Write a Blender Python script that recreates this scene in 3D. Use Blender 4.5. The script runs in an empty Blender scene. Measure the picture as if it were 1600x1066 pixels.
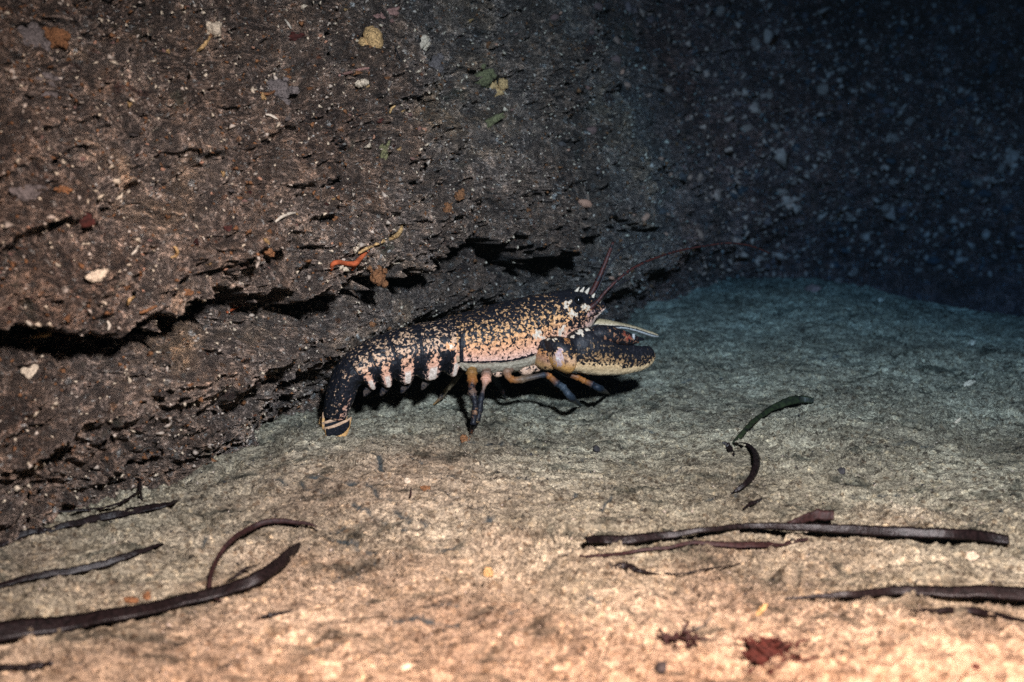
import bpy, math, random
import numpy as np
from mathutils import Vector, Matrix

random.seed(7)
RNG = np.random.default_rng(11)
sc = bpy.context.scene
COL = sc.collection

# ------------------------------------------------------------------ camera, sky, sun, strobe, exposure
CAM = np.array([0.0, 0.0, 0.45])
PITCH = math.radians(15.0)
F = 1715.0                                   # focal length in pixels of a 1600 px wide frame
cam_d = bpy.data.cameras.new('camera')
cam_d.sensor_width = 36.0
cam_d.lens = 36.0 * F / 1600.0
cam_d.clip_start = 0.02
cam_d.clip_end = 60.0
cam_d.dof.use_dof = True
cam_d.dof.focus_distance = 1.30
cam_d.dof.aperture_fstop = 3.9
cam = bpy.data.objects.new('camera', cam_d)
cam.location = CAM
cam.rotation_euler = (math.pi / 2 - PITCH, 0, 0)
COL.objects.link(cam)
sc.camera = cam

world = bpy.data.worlds.new('World')
sc.world = world
world.use_nodes = True
wn = world.node_tree.nodes
wl = world.node_tree.links
sky = wn.new('ShaderNodeTexSky')
sky.sky_type = 'NISHITA'
sky.sun_disc = False
sky.sun_elevation = math.radians(40)
sky.sun_rotation = math.radians(160)
bg = wn['Background']
bg.inputs['Strength'].default_value = 0.0025
wl.new(sky.outputs['Color'], bg.inputs['Color'])

sun_d = bpy.data.lights.new('sun', 'SUN')    # what little daylight reaches this depth
sun_d.energy = 0.012
sun_d.angle = math.radians(20)
sun_d.color = (0.75, 0.9, 1.0)
sun = bpy.data.objects.new('sun', sun_d)
sun.rotation_euler = (math.radians(50), 0, math.radians(20))
COL.objects.link(sun)

# the diver's strobe, on its arm above the camera: the photograph is visibly lit by it
st_d = bpy.data.lights.new('diver_strobe', 'SPOT')
st_d.energy = 1430.0
st_d.color = (1.0, 0.283, 0.128)
st_d.shadow_soft_size = 0.045
st_d.spot_size = math.radians(116)
st_d.spot_blend = 1.0
st = bpy.data.objects.new('diver_strobe', st_d)
st.location = (0.19, 0.12, 0.80)
aim = Vector((0.22, 0.80, 0.03)) - Vector(st.location)
st.rotation_euler = aim.to_track_quat('-Z', 'Y').to_euler()
COL.objects.link(st)

sc.view_settings.view_transform = 'Standard'
sc.view_settings.look = 'None'
sc.view_settings.exposure = 0.0
sc.view_settings.gamma = 1.0
sc.view_settings.use_curve_mapping = False
sc.render.engine = 'CYCLES'
sc.cycles.use_denoising = False
sc.cycles.max_bounces = 5
sc.cycles.volume_bounces = 0
sc.cycles.sample_clamp_indirect = 3.0
sc.cycles.sample_clamp_direct = 5.0

# ------------------------------------------------------------------ pixel helpers
FWD = np.array([0, math.cos(PITCH), -math.sin(PITCH)])
UPV = np.array([0, math.sin(PITCH), math.cos(PITCH)])
RGT = np.array([1.0, 0, 0])


def ray(px, py):
    d = FWD + RGT * ((px - 800.0) / F) + UPV * ((533.0 - py) / F)
    return d / np.linalg.norm(d)


def at(px, py, Y):
    d = ray(px, py)
    return CAM + d * ((Y - CAM[1]) / d[1])


def project(p):
    q = np.asarray(p) - CAM
    z = q @ FWD
    return 800 + F * (q @ RGT) / z, 533 - F * (q @ UPV) / z


# ------------------------------------------------------------------ noise
_G = np.random.default_rng(3).random(4096) * 2 * np.pi
_GX, _GY = np.cos(_G), np.sin(_G)


def _hash(ix, iy, seed):
    h = (ix * 374761393 + iy * 668265263 + seed * 974634777) & 0xFFFFFFFF
    h = ((h ^ (h >> 13)) * 1274126177) & 0xFFFFFFFF
    return (h ^ (h >> 16)) & 0xFFFFFFFF


def perlin(x, y, seed=0):
    fx, fy = np.floor(x), np.floor(y)
    ix, iy = fx.astype(np.int64), fy.astype(np.int64)
    x, y = x - fx, y - fy
    u = x * x * x * (x * (x * 6 - 15) + 10)
    v = y * y * y * (y * (y * 6 - 15) + 10)

    def g(dx, dy):
        h = _hash(ix + dx, iy + dy, seed) & 4095
        return _GX[h] * (x - dx) + _GY[h] * (y - dy)
    a = g(0, 0) * (1 - u) + g(1, 0) * u
    b = g(0, 1) * (1 - u) + g(1, 1) * u
    return (a * (1 - v) + b * v) * 1.5


def fbm(x, y, oct=4, seed=0, gain=0.5):
    r, a, f = 0, 1.0, 1.0
    for i in range(oct):
        r = r + a * perlin(x * f, y * f, seed + i * 17)
        a *= gain
        f *= 2.03
    return r


def worley(x, y, seed=0):
    fx, fy = np.floor(x), np.floor(y)
    best = np.full(np.shape(x), 9.0)
    for dx in (-1, 0, 1):
        for dy in (-1, 0, 1):
            cx, cy = fx + dx, fy + dy
            h = _hash(cx.astype(np.int64), cy.astype(np.int64), seed)
            px = cx + (h & 1023) / 1023.0
            py = cy + ((h >> 10) & 1023) / 1023.0
            best = np.minimum(best, (x - px) ** 2 + (y - py) ** 2)
    return np.sqrt(best)


def sstep(a, b, x):
    t = np.clip((np.asarray(x, float) - a) / (b - a), 0, 1)
    return t * t * (3 - 2 * t)


def interp_spline(P, n):
    """Catmull-Rom through the rows of P, n samples evenly spread over the index."""
    P = np.asarray(P, float)
    k = len(P)
    t = np.linspace(0, k - 1, n)
    i = np.clip(np.floor(t).astype(int), 0, k - 2)
    u = (t - i)[:, None]
    Pm = np.vstack([2 * P[0] - P[1], P, 2 * P[-1] - P[-2]])
    a, b, c, d = Pm[i], Pm[i + 1], Pm[i + 2], Pm[i + 3]
    return 0.5 * (2 * b + (c - a) * u + (2 * a - 5 * b + 4 * c - d) * u ** 2 + (3 * b - a - 3 * c + d) * u ** 3)


# ------------------------------------------------------------------ object helpers
def mesh_np(name, V, quads=None, tris=None, smooth=True):
    me = bpy.data.meshes.new(name)
    V = np.asarray(V, np.float32).reshape(-1, 3)
    me.vertices.add(len(V))
    me.vertices.foreach_set('co', V.ravel())
    nq = 0 if quads is None else len(quads)
    nt = 0 if tris is None else len(tris)
    idx = []
    if nq:
        idx.append(np.asarray(quads, np.int32).ravel())
    if nt:
        idx.append(np.asarray(tris, np.int32).ravel())
    idx = np.concatenate(idx)
    me.loops.add(len(idx))
    me.loops.foreach_set('vertex_index', idx)
    me.polygons.add(nq + nt)
    starts = np.concatenate([np.arange(nq) * 4, nq * 4 + np.arange(nt) * 3]).astype(np.int32)
    me.polygons.foreach_set('loop_start', starts)
    me.update(calc_edges=True)
    me.validate()
    if smooth:
        me.shade_smooth()
    return me


def link(name, me, mat=None, parent=None, loc=(0, 0, 0)):
    o = bpy.data.objects.new(name, me)
    if mat is not None:
        me.materials.append(mat)
    o.location = loc
    if parent is not None:
        o.parent = parent
    COL.objects.link(o)
    return o


def tag(o, label=None, cat=None, group=None, kind=None):
    if label:
        o['label'] = label
    if cat:
        o['category'] = cat
    if group:
        o['group'] = group
    if kind:
        o['kind'] = kind
    return o


def grid_quads(n, m, wrap=False):
    i = np.arange(n - 1)[:, None]
    j = np.arange(m if wrap else m - 1)[None, :]
    j2 = (j + 1) % m
    return np.stack([i * m + j, i * m + j2, (i + 1) * m + j2, (i + 1) * m + j], -1).reshape(-1, 4)


# ------------------------------------------------------------------ materials
def new_mat(name):
    m = bpy.data.materials.new(name)
    m.use_nodes = True
    return m, m.node_tree.nodes, m.node_tree.links, m.node_tree.nodes['Principled BSDF']


def ramp(nodes, pts, interp='LINEAR'):
    r = nodes.new('ShaderNodeValToRGB')
    r.color_ramp.interpolation = interp
    e = r.color_ramp.elements
    e[0].position, e[0].color = pts[0][0], (*pts[0][1], 1)
    e[1].position, e[1].color = pts[-1][0], (*pts[-1][1], 1)
    for p, c in pts[1:-1]:
        x = e.new(p)
        x.color = (*c, 1)
    return r


def noise_node(nodes, links, coord, scale, detail=3, rough=0.55, dist=0.0):
    n = nodes.new('ShaderNodeTexNoise')
    n.inputs['Scale'].default_value = scale
    n.inputs['Detail'].default_value = detail
    n.inputs['Roughness'].default_value = rough
    n.inputs['Distortion'].default_value = dist
    links.new(coord, n.inputs['Vector'])
    return n


def vor_node(nodes, links, coord, scale, rnd=1.0):
    n = nodes.new('ShaderNodeTexVoronoi')
    n.inputs['Scale'].default_value = scale
    n.inputs['Randomness'].default_value = rnd
    links.new(coord, n.inputs['Vector'])
    return n


def mix(nodes, links, fac, a, b, blend='MIX'):
    m = nodes.new('ShaderNodeMix')
    m.data_type = 'RGBA'
    m.blend_type = blend
    if isinstance(fac, (int, float)):
        m.inputs[0].default_value = fac
    else:
        links.new(fac, m.inputs[0])
    for s, v in ((m.inputs[6], a), (m.inputs[7], b)):
        if isinstance(v, tuple):
            s.default_value = (*v, 1)
        else:
            links.new(v, s)
    return m.outputs[2]


def mathn(nodes, links, op, a, b=None, clamp=False):
    m = nodes.new('ShaderNodeMath')
    m.operation = op
    m.use_clamp = clamp
    for s, v in zip(m.inputs, (a, b)):
        if v is None:
            continue
        if isinstance(v, (int, float)):
            s.default_value = v
        else:
            links.new(v, s)
    return m.outputs[0]


def bump(nodes, links, height, strength, dist, normal=None):
    b = nodes.new('ShaderNodeBump')
    b.inputs['Strength'].default_value = strength
    b.inputs['Distance'].default_value = dist
    links.new(height, b.inputs['Height'])
    if normal is not None:
        links.new(normal, b.inputs['Normal'])
    return b.outputs['Normal']


def sand_material():
    m, N, L, P = new_mat('sand')
    co = N.new('ShaderNodeTexCoord').outputs['Object']
    big = noise_node(N, L, co, 7, 5, 0.6)
    base = ramp(N, [(0.30, (0.23, 0.165, 0.115)), (0.5, (0.36, 0.27, 0.19)), (0.68, (0.50, 0.39, 0.28))])
    L.new(big.outputs['Fac'], base.inputs['Fac'])
    med = noise_node(N, L, co, 60, 4, 0.65)
    mr = ramp(N, [(0.3, (0.55, 0.52, 0.48)), (0.52, (1, 1, 1)), (0.7, (1.25, 1.2, 1.15))])
    L.new(med.outputs['Fac'], mr.inputs['Fac'])
    c = mix(N, L, 1.0, base.outputs['Color'], mr.outputs['Color'], 'MULTIPLY')
    v = vor_node(N, L, co, 620)
    sep = N.new('ShaderNodeSeparateColor')
    L.new(v.outputs['Color'], sep.inputs[0])
    gr = ramp(N, [(0.0, (0.06, 0.05, 0.045)), (0.16, (0.32, 0.28, 0.24)), (0.4, (0.85, 0.85, 0.85)), (0.8, (1.25, 1.2, 1.15)),
                  (0.95, (2.0, 1.95, 1.85))])
    L.new(sep.outputs[0], gr.inputs['Fac'])
    c = mix(N, L, 0.6, c, gr.outputs['Color'], 'MULTIPLY')
    v2 = vor_node(N, L, co, 240)
    sep2 = N.new('ShaderNodeSeparateColor')
    L.new(v2.outputs['Color'], sep2.inputs[0])
    g2 = ramp(N, [(0.0, (0.05, 0.03, 0.025)), (0.05, (0.3, 0.18, 0.1)), (0.11, (1, 1, 1)), (0.93, (1, 1, 1)), (0.97, (1.5, 1.4, 1.25))])
    L.new(sep2.outputs[1], g2.inputs['Fac'])
    c = mix(N, L, 0.6, c, g2.outputs['Color'], 'MULTIPLY')
    # dark detritus combed into short streaks by the swell
    wob = noise_node(N, L, co, 4, 2)
    wc = mix(N, L, 0.10, co, wob.outputs['Color'], 'ADD')
    mp = N.new('ShaderNodeMapping')
    mp.inputs['Rotation'].default_value = (0, 0, math.radians(-18))
    mp.inputs['Scale'].default_value = (0.42, 1.0, 1.0)
    L.new(wc, mp.inputs['Vector'])
    st_ = noise_node(N, L, mp.outputs['Vector'], 120, 5, 0.7, 0.4)
    sr = ramp(N, [(0.34, (1.25, 1.22, 1.18)), (0.5, (1.0, 1.0, 1.0)), (0.60, (0.66, 0.64, 0.64)), (0.69, (0.25, 0.25, 0.27))])
    L.new(st_.outputs['Fac'], sr.inputs['Fac'])
    c = mix(N, L, 0.9, c, sr.outputs['Color'], 'MULTIPLY')
    st2 = noise_node(N, L, mp.outputs['Vector'], 34, 5, 0.62, 0.6)
    sr2 = ramp(N, [(0.40, (1.1, 1.1, 1.1)), (0.56, (1.0, 1.0, 1.0)), (0.63, (0.42, 0.45, 0.46)), (0.70, (0.15, 0.17, 0.18))])
    L.new(st2.outputs['Fac'], sr2.inputs['Fac'])
    c = mix(N, L, 0.9, c, sr2.outputs['Color'], 'MULTIPLY')
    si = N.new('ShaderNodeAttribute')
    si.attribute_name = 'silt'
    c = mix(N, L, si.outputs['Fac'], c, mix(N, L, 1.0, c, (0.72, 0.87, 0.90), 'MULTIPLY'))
    de = N.new('ShaderNodeAttribute')
    de.attribute_name = 'detritus'
    dn = ramp(N, [(0.34, (0.55, 0.55, 0.55)), (0.5, (1, 1, 1))])
    L.new(med.outputs['Fac'], dn.inputs['Fac'])
    c = mix(N, L, mathn(N, L, 'MULTIPLY', de.outputs['Fac'], dn.outputs['Color'], True), c, (0.055, 0.062, 0.062))
    L.new(c, P.inputs['Base Color'])
    P.inputs['Roughness'].default_value = 0.92
    P.inputs['Specular IOR Level'].default_value = 0.15
    fine = noise_node(N, L, co, 420, 4, 0.7)
    nb = bump(N, L, fine.outputs['Fac'], 0.9, 0.0016)
    nb = bump(N, L, v.outputs['Distance'], 0.5, 0.0008, nb)
    inv = mathn(N, L, 'SUBTRACT', 1.0, st_.outputs['Fac'])
    nb = bump(N, L, inv, 1.0, 0.006, nb)
    inv2 = mathn(N, L, 'SUBTRACT', 1.0, st2.outputs['Fac'])
    nb = bump(N, L, inv2, 1.0, 0.012, nb)
    L.new(nb, P.inputs['Normal'])
    return m


def rock_material():
    m, N, L, P = new_mat('encrusted_rock')
    co = N.new('ShaderNodeTexCoord').outputs['Object']
    big = noise_node(N, L, co, 5, 6, 0.65)
    base = ramp(N, [(0.3, (0.14, 0.09, 0.068)), (0.46, (0.25, 0.168, 0.122)), (0.56, (0.32, 0.235, 0.185)), (0.7, (0.42, 0.275, 0.17))])
    L.new(big.outputs['Fac'], base.inputs['Fac'])
    blot = noise_node(N, L, co, 30, 4, 0.6)
    bl = ramp(N, [(0.36, (0.65, 0.65, 0.67)), (0.52, (1.05, 1.05, 1.05)), (0.68, (1.7, 1.6, 1.5))])
    L.new(blot.outputs['Fac'], bl.inputs['Fac'])
    med = noise_node(N, L, co, 120, 6, 0.75)
    mr = ramp(N, [(0.34, (0.5, 0.48, 0.5)), (0.5, (1.1, 1.1, 1.1)), (0.62, (1.8, 1.75, 1.7)), (0.72, (3.0, 2.8, 2.6))])
    L.new(med.outputs['Fac'], mr.inputs['Fac'])
    c = mix(N, L, 1.0, base.outputs['Color'], mr.outputs['Color'], 'MULTIPLY')
    c = mix(N, L, 1.0, c, bl.outputs['Color'], 'MULTIPLY')
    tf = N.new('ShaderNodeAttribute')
    tf.attribute_name = 'far_light_tint'
    c = mix(N, L, tf.outputs['Fac'], c, mix(N, L, 1.0, c, (1.5, 0.85, 0.74), 'MULTIPLY'))  # red light lost over distance is put back into the rock colour
    # crusts of red and green algae, as patches
    pn = noise_node(N, L, co, 16, 5, 0.6, 0.6)
    pr = ramp(N, [(0.66, (0, 0, 0)), (0.70, (1, 1, 1))])
    L.new(pn.outputs['Fac'], pr.inputs['Fac'])
    c = mix(N, L, mathn(N, L, 'MULTIPLY', pr.outputs['Color'], 0.7), c, (0.10, 0.022, 0.014))
    mp = N.new('ShaderNodeMapping')
    mp.inputs['Location'].default_value = (3.1, 1.7, 0.4)
    L.new(co, mp.inputs['Vector'])
    pn2 = noise_node(N, L, mp.outputs['Vector'], 13, 5, 0.6, 0.5)
    pr2 = ramp(N, [(0.64, (0, 0, 0)), (0.70, (1, 1, 1))])
    L.new(pn2.outputs['Fac'], pr2.inputs['Fac'])
    c = mix(N, L, mathn(N, L, 'MULTIPLY', pr2.outputs['Color'], 0.6), c, (0.085, 0.095, 0.055))
    # shell grit and worm casts stuck to the rock: small cells of many colours
    for scale, lo, op in ((95, 0.86, 0.7), (190, 0.76, 0.85), (400, 0.74, 0.8)):
        wv = noise_node(N, L, co, scale * 0.7, 2)
        wc = mix(N, L, 0.012, co, wv.outputs['Color'], 'ADD')
        v = vor_node(N, L, wc, scale)
        sep = N.new('ShaderNodeSeparateColor')
        L.new(v.outputs['Color'], sep.inputs[0])
        pick = ramp(N, [(lo, (0, 0, 0)), (lo + 0.02, (1, 1, 1))])
        L.new(sep.outputs[0], pick.inputs['Fac'])
        inner = ramp(N, [(0.25, (1, 1, 1)), (0.42, (0, 0, 0))])
        L.new(v.outputs['Distance'], inner.inputs['Fac'])
        hue = ramp(N, [(0.0, (0.32, 0.09, 0.03)), (0.15, (0.36, 0.17, 0.07)), (0.3, (0.05, 0.03, 0.025)), (0.5, (0.28, 0.24, 0.21)), (0.75, (0.5, 0.44, 0.37)),
                       (0.95, (0.75, 0.72, 0.66))])
        L.new(sep.outputs[1], hue.inputs['Fac'])
        f = mathn(N, L, 'MULTIPLY', pick.outputs['Color'], inner.outputs['Color'])
        c = mix(N, L, mathn(N, L, 'MULTIPLY', f, op), c, hue.outputs['Color'])
    L.new(c, P.inputs['Base Color'])
    P.inputs['Roughness'].default_value = 0.6
    P.inputs['Specular IOR Level'].default_value = 0.4
    fine = noise_node(N, L, co, 240, 5, 0.7)
    nb = bump(N, L, fine.outputs['Fac'], 1.0, 0.006)
    nb = bump(N, L, med.outputs['Fac'], 1.0, 0.007, nb)
    L.new(nb, P.inputs['Normal'])
    return m


def shell_material():
    """Lobster shell: blue black blotched over the pale pigment that each point of the animal carries (attributes thr and pale)."""
    m, N, L, P = new_mat('lobster_shell')
    co = N.new('ShaderNodeTexCoord').outputs['Object']
    thr = N.new('ShaderNodeAttribute')
    thr.attribute_name = 'thr'
    pale = N.new('ShaderNodeAttribute')
    pale.attribute_name = 'pale'
    n = noise_node(N, L, co, 255, 1.8, 0.5, 0.7)
    d = mathn(N, L, 'SUBTRACT', n.outputs['Fac'], mathn(N, L, 'ADD', thr.outputs['Fac'], 0.015))
    f = mathn(N, L, 'MULTIPLY_ADD', d, 10.0)
    f.node.inputs[2].default_value = 0.5
    f.node.use_clamp = True
    v = noise_node(N, L, co, 420, 3, 0.6)
    tint = ramp(N, [(0.3, (0.55, 0.5, 0.45)), (0.52, (1, 1, 1)), (0.72, (1.45, 1.45, 1.45))])
    L.new(v.outputs['Fac'], tint.inputs['Fac'])
    pc = mix(N, L, 0.8, pale.outputs['Color'], tint.outputs['Color'], 'MULTIPLY')
    dk = ramp(N, [(0.4, (0.006, 0.006, 0.008)), (0.62, (0.013, 0.013, 0.018)), (0.75, (0.06, 0.045, 0.04))])
    L.new(v.outputs['Fac'], dk.inputs['Fac'])
    c = mix(N, L, f, dk.outputs['Color'], pc)
    L.new(c, P.inputs['Base Color'])
    P.inputs['Roughness'].default_value = 0.5
    P.inputs['Specular IOR Level'].default_value = 0.22
    b = noise_node(N, L, co, 380, 3, 0.6)
    L.new(bump(N, L, b.outputs['Fac'], 0.5, 0.0012), P.inputs['Normal'])
    return m


def simple_mat(name, col, var=0.4, scale=120, rough=0.6, bumpd=0.0008, spec=0.25, dark=None, streak=None):
    m, N, L, P = new_mat(name)
    co = N.new('ShaderNodeTexCoord').outputs['Object']
    if streak:
        mp = N.new('ShaderNodeMapping')
        mp.inputs['Scale'].default_value = streak
        L.new(co, mp.inputs['Vector'])
        co = mp.outputs['Vector']
    n = noise_node(N, L, co, scale, 4, 0.65)
    d = dark or tuple(x * (1 - var) for x in col)
    r = ramp(N, [(0.32, d), (0.66, tuple(min(1, x * (1 + var * 0.5)) for x in col))])
    L.new(n.outputs['Fac'], r.inputs['Fac'])
    L.new(r.outputs['Color'], P.inputs['Base Color'])
    P.inputs['Roughness'].default_value = rough
    P.inputs['Specular IOR Level'].default_value = spec
    L.new(bump(N, L, n.outputs['Fac'], 0.8, bumpd), P.inputs['Normal'])
    return m


M_SAND, M_ROCK, M_SHELL = sand_material(), rock_material(), shell_material()
M_BLADE = simple_mat('dead_eelgrass', (0.011, 0.006, 0.006), 0.9, 260, 0.42, 0.001, 0.30)
M_BLADE_RED = simple_mat('reddish_eelgrass', (0.030, 0.011, 0.010), 0.7, 260, 0.6)
M_BLADE_GREEN = simple_mat('green_eelgrass', (0.022, 0.030, 0.012), 0.6, 120, 0.5, 0.0008, 0.25, (0.006, 0.006, 0.006))
M_RED = simple_mat('red_algae', (0.055, 0.012, 0.008), 0.8, 150, 0.8, 0.003)
M_ORANGE = simple_mat('orange_sponge', (0.30, 0.13, 0.055), 0.8, 480, 0.9, 0.006)
M_REDOR = simple_mat('red_orange_sponge', (0.42, 0.09, 0.03), 0.4, 260, 0.8, 0.001)
M_CREAM = simple_mat('cream_sponge', (0.70, 0.42, 0.18), 0.75, 420, 0.9, 0.006)
M_WHITE = simple_mat('pale_shell', (0.72, 0.56, 0.40), 0.6, 420, 0.6, 0.004)
M_GREY = simple_mat('grey_mauve_crust', (0.19, 0.15, 0.135), 0.85, 420, 0.9, 0.006)
M_GREEN = simple_mat('yellow_green_sponge', (0.20, 0.18, 0.085), 0.8, 420, 0.9, 0.006)
M_PINK = simple_mat('pink_crust', (0.36, 0.19, 0.15), 0.7, 420, 0.85, 0.004)
M_BARN = simple_mat('barnacle_shell', (0.92, 0.40, 0.25), 0.6, 140, 0.85, 0.004)
M_STONE = simple_mat('dark_pebble', (0.035, 0.03, 0.03), 0.5, 140, 0.7, 0.001)
M_EYE = simple_mat('lobster_eye', (0.004, 0.004, 0.005), 0.2, 50, 0.15, 0.0001, 0.5)
M_TUBE = simple_mat('worm_tube_chalk', (0.55, 0.46, 0.36), 0.4, 300, 0.7, 0.001)
M_GRIT = simple_mat('shell_grit', (0.42, 0.33, 0.26), 0.6, 60, 0.6, 0.0005)

# ------------------------------------------------------------------ seabed
def sand_height(x, y):
    wx = x + 0.05 * fbm(x * 5, y * 5, 3, 91)
    wy = y + 0.05 * fbm(x * 5 + 9, y * 5, 3, 92)
    h = 0.014 * fbm(x * 2.2, y * 2.2, 3, 1)
    h += 0.022 * np.exp(-((x - 0.52) / 0.28) ** 2 - ((y - 2.02) / 0.22) ** 2)
    h += 0.055 * np.exp(-((x - 0.34) / 0.20) ** 2 - ((y - 0.58) / 0.17) ** 2)
    h += 0.020 * np.exp(-((x + 0.16) / 0.12) ** 2 - ((y - 1.10) / 0.10) ** 2)
    h -= 0.008 + 0.022 * sstep(0.55, 1.0, x) * sstep(1.3, 1.9, y)
    yc = 2.12 - 0.50 * np.clip(x - 0.46, 0, 3)
    h -= 0.42 * np.maximum(y - yc - 0.02, 0) * sstep(0.0, 0.12, y - yc) * sstep(0.28, 0.5, x) * (1 - sstep(0.3, 1.2, y - yc) * 0.7)
    # scoured ripples, steep on the far side
    r = fbm(wx * 9 + 0.6 * wy * 9, wy * 22, 3, 21, 0.45)
    h += 0.0075 * (1 - np.abs(r)) ** 2.0
    r2 = fbm(wx * 17 - 0.6 * wy * 17, wy * 58, 4, 41, 0.55)
    amp = 0.55 + 0.6 * sstep(-0.3, 0.4, fbm(x * 4, y * 4, 2, 61))
    h += 0.0075 * amp * (1 - np.abs(r2)) ** 3.0
    h += 0.0024 * amp * fbm(wx * 34 - wy * 14, wy * 95, 4, 71, 0.68)
    h -= 0.0075 * sstep(0.25, 0.6, fbm(wx * 15 - wy * 7, wy * 58, 3, 81)) * sstep(-0.2, 0.3, fbm(x * 5, y * 7, 2, 83))
    return h


xs = np.concatenate([np.linspace(-7, -0.72, 26)[:-1], np.arange(-0.72, 1.25, 0.0021), np.linspace(1.25, 7, 26)[1:]])
yd = [0.52]
while yd[-1] < 2.5:
    yd.append(yd[-1] + 0.0024 * (0.55 + 0.45 * yd[-1]))
ys = np.concatenate([np.linspace(-6, 0.52, 22)[:-1], np.array(yd), np.linspace(yd[-1], 6, 16)[1:]])
GX, GY = np.meshgrid(xs, ys)
GZ = sand_height(GX, GY)
# wandering little troughs in which dark detritus has settled
TROUGHS = [([(560, 730), (590, 736), (594, 749)], 7), ([(500, 764), (545, 769), (581, 771), (590, 782), (612, 788), (657, 790)], 6), ([(522, 833), (545, 837), (575, 848)], 8),
           ([(500, 820), (526, 820)], 6), ([(564, 797), (590, 807)], 6), ([(627, 805), (650, 816), (661, 820)], 6), ([(624, 739), (650, 743)], 5), ([(687, 760), (725, 764)], 4),
           ([(695, 780), (714, 784)], 6), ([(770, 814), (800, 812), (832, 803)], 4), ([(916, 769), (942, 762)], 5), ([(942, 790), (950, 779)], 5), ([(894, 780), (901, 773)], 6),
           ([(777, 747), (807, 749)], 4), ([(717, 796), (744, 797)], 4), ([(837, 887), (875, 872)], 5), ([(687, 929), (732, 931)], 5), ([(500, 902), (522, 891), (556, 884)], 4),
           ([(609, 824), (624, 829)], 5), ([(624, 951), (660, 948), (695, 953)], 14), ([(800, 949), (814, 947)], 6), ([(925, 923), (945, 925)], 7), ([(1060, 970), (1090, 962)], 7),
           ([(969, 670), (1002, 669)], 4), ([(1390, 691), (1420, 690), (1445, 695)], 5), ([(1540, 800), (1580, 792)], 5), ([(1380, 490), (1440, 492)], 7), ([(1180, 720), (1215, 716)], 4),
           ([(700, 850), (745, 846)], 4), ([(560, 868), (600, 862)], 4), ([(430, 760), (480, 772)], 5), ([(300, 835), (345, 822)], 5), ([(1330, 770), (1375, 766)], 5),
           ([(1080, 780), (1125, 770)], 4), ([(1010, 740), (1050, 733)], 4), ([(860, 720), (905, 716)], 4), ([(740, 700), (790, 694)], 5), ([(1250, 560), (1310, 556)], 5), ([(1090, 590), (1140, 586)], 5)]
rip = np.zeros_like(GZ)
for pix, wpx in TROUGHS:
    gp = []
    for px, py in pix:
        d_ = ray(px, py)
        gp.append((CAM + d_ * ((0.005 - CAM[2]) / d_[2]))[:2])
    gp = np.array(gp)
    gp[0] += 0.45 * (gp[0] - gp[1])
    gp[-1] += 0.45 * (gp[-1] - gp[-2])
    gp = interp_spline(gp, 14 * len(gp))
    wy_ = wpx * 0.42 * gp[:, 1].mean() / F / 0.40 * 0.5      # half width on the ground, foreshortening undone
    i0, i1 = np.searchsorted(xs, [gp[:, 0].min() - .05, gp[:, 0].max() + .05])
    j0, j1 = np.searchsorted(ys, [gp[:, 1].min() - .05, gp[:, 1].max() + .05])
    sx_, sy_ = GX[j0:j1, i0:i1], GY[j0:j1, i0:i1]
    wob_ = 0.004 * fbm(sx_ * 60, sy_ * 60, 4, 301, 0.65)
    d2 = np.full(sx_.shape, 9.0)
    for a_, b_ in gp:
        d2 = np.minimum(d2, ((sx_ - a_) * 0.75) ** 2 + (sy_ + wob_ - b_) ** 2)
    rip[j0:j1, i0:i1] = np.maximum(rip[j0:j1, i0:i1], 1 - sstep(0.55, 1.25, np.sqrt(d2) / wy_))
GZ -= 0.003 * rip
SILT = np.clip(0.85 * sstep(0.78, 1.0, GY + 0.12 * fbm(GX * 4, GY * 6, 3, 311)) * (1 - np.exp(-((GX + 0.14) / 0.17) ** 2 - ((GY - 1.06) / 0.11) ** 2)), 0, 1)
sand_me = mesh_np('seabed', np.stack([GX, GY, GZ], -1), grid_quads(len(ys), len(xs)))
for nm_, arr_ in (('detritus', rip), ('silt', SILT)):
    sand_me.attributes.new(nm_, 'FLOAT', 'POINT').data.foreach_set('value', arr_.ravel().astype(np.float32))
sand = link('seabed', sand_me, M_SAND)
tag(sand, kind='structure')

# ------------------------------------------------------------------ rock ledge
base = np.array([(-3.2, -1.6), (-2.2, -0.75), (-1.4, -0.05), (-0.8, 0.58), (-0.47, 0.95), (-0.35, 1.07), (-0.25, 1.18), (-0.18, 1.27),
                 (-0.05, 1.42), (0.1, 1.58), (0.21, 1.73), (0.35, 1.97), (0.48, 2.17), (0.74, 2.33), (1.20, 2.30), (2.2, 1.9), (3.5, 0.9)])
cur = interp_spline(base, 4000)
for _ in range(400):
    cur[1:-1] = 0.5 * cur[1:-1] + 0.25 * (cur[:-2] + cur[2:])
seg = np.r_[0, np.cumsum(np.linalg.norm(np.diff(cur, axis=0), axis=1))]
s_of = lambda x: np.interp(x, cur[:, 0], seg)
s0, sm, s1 = s_of(-0.72), s_of(0.3), s_of(1.65)
sv = np.concatenate([np.linspace(0, s0, 26)[:-1], np.arange(s0, sm, 0.0021), np.arange(sm, s1, 0.0036), np.linspace(s1, seg[-1], 26)])
bx, by = np.interp(sv, seg, cur[:, 0]), np.interp(sv, seg, cur[:, 1])
tx, ty = np.gradient(bx, sv), np.gradient(by, sv)
k = np.ones(81) / 81
pad = lambda a: np.convolve(np.pad(a, 40, 'edge'), k, 'valid')
tx, ty = pad(tx), pad(ty)
ln = np.hypot(tx, ty)
nx, ny = ty / ln, -tx / ln                       # towards the open water
zv = np.concatenate([np.linspace(-0.14, -0.05, 8)[:-1], np.arange(-0.05, 0.66, 0.0014), np.linspace(0.66, 1.45, 30)[1:]])
S, Z = np.meshgrid(sv, zv)
BX = np.broadcast_to(bx, S.shape)
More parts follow.
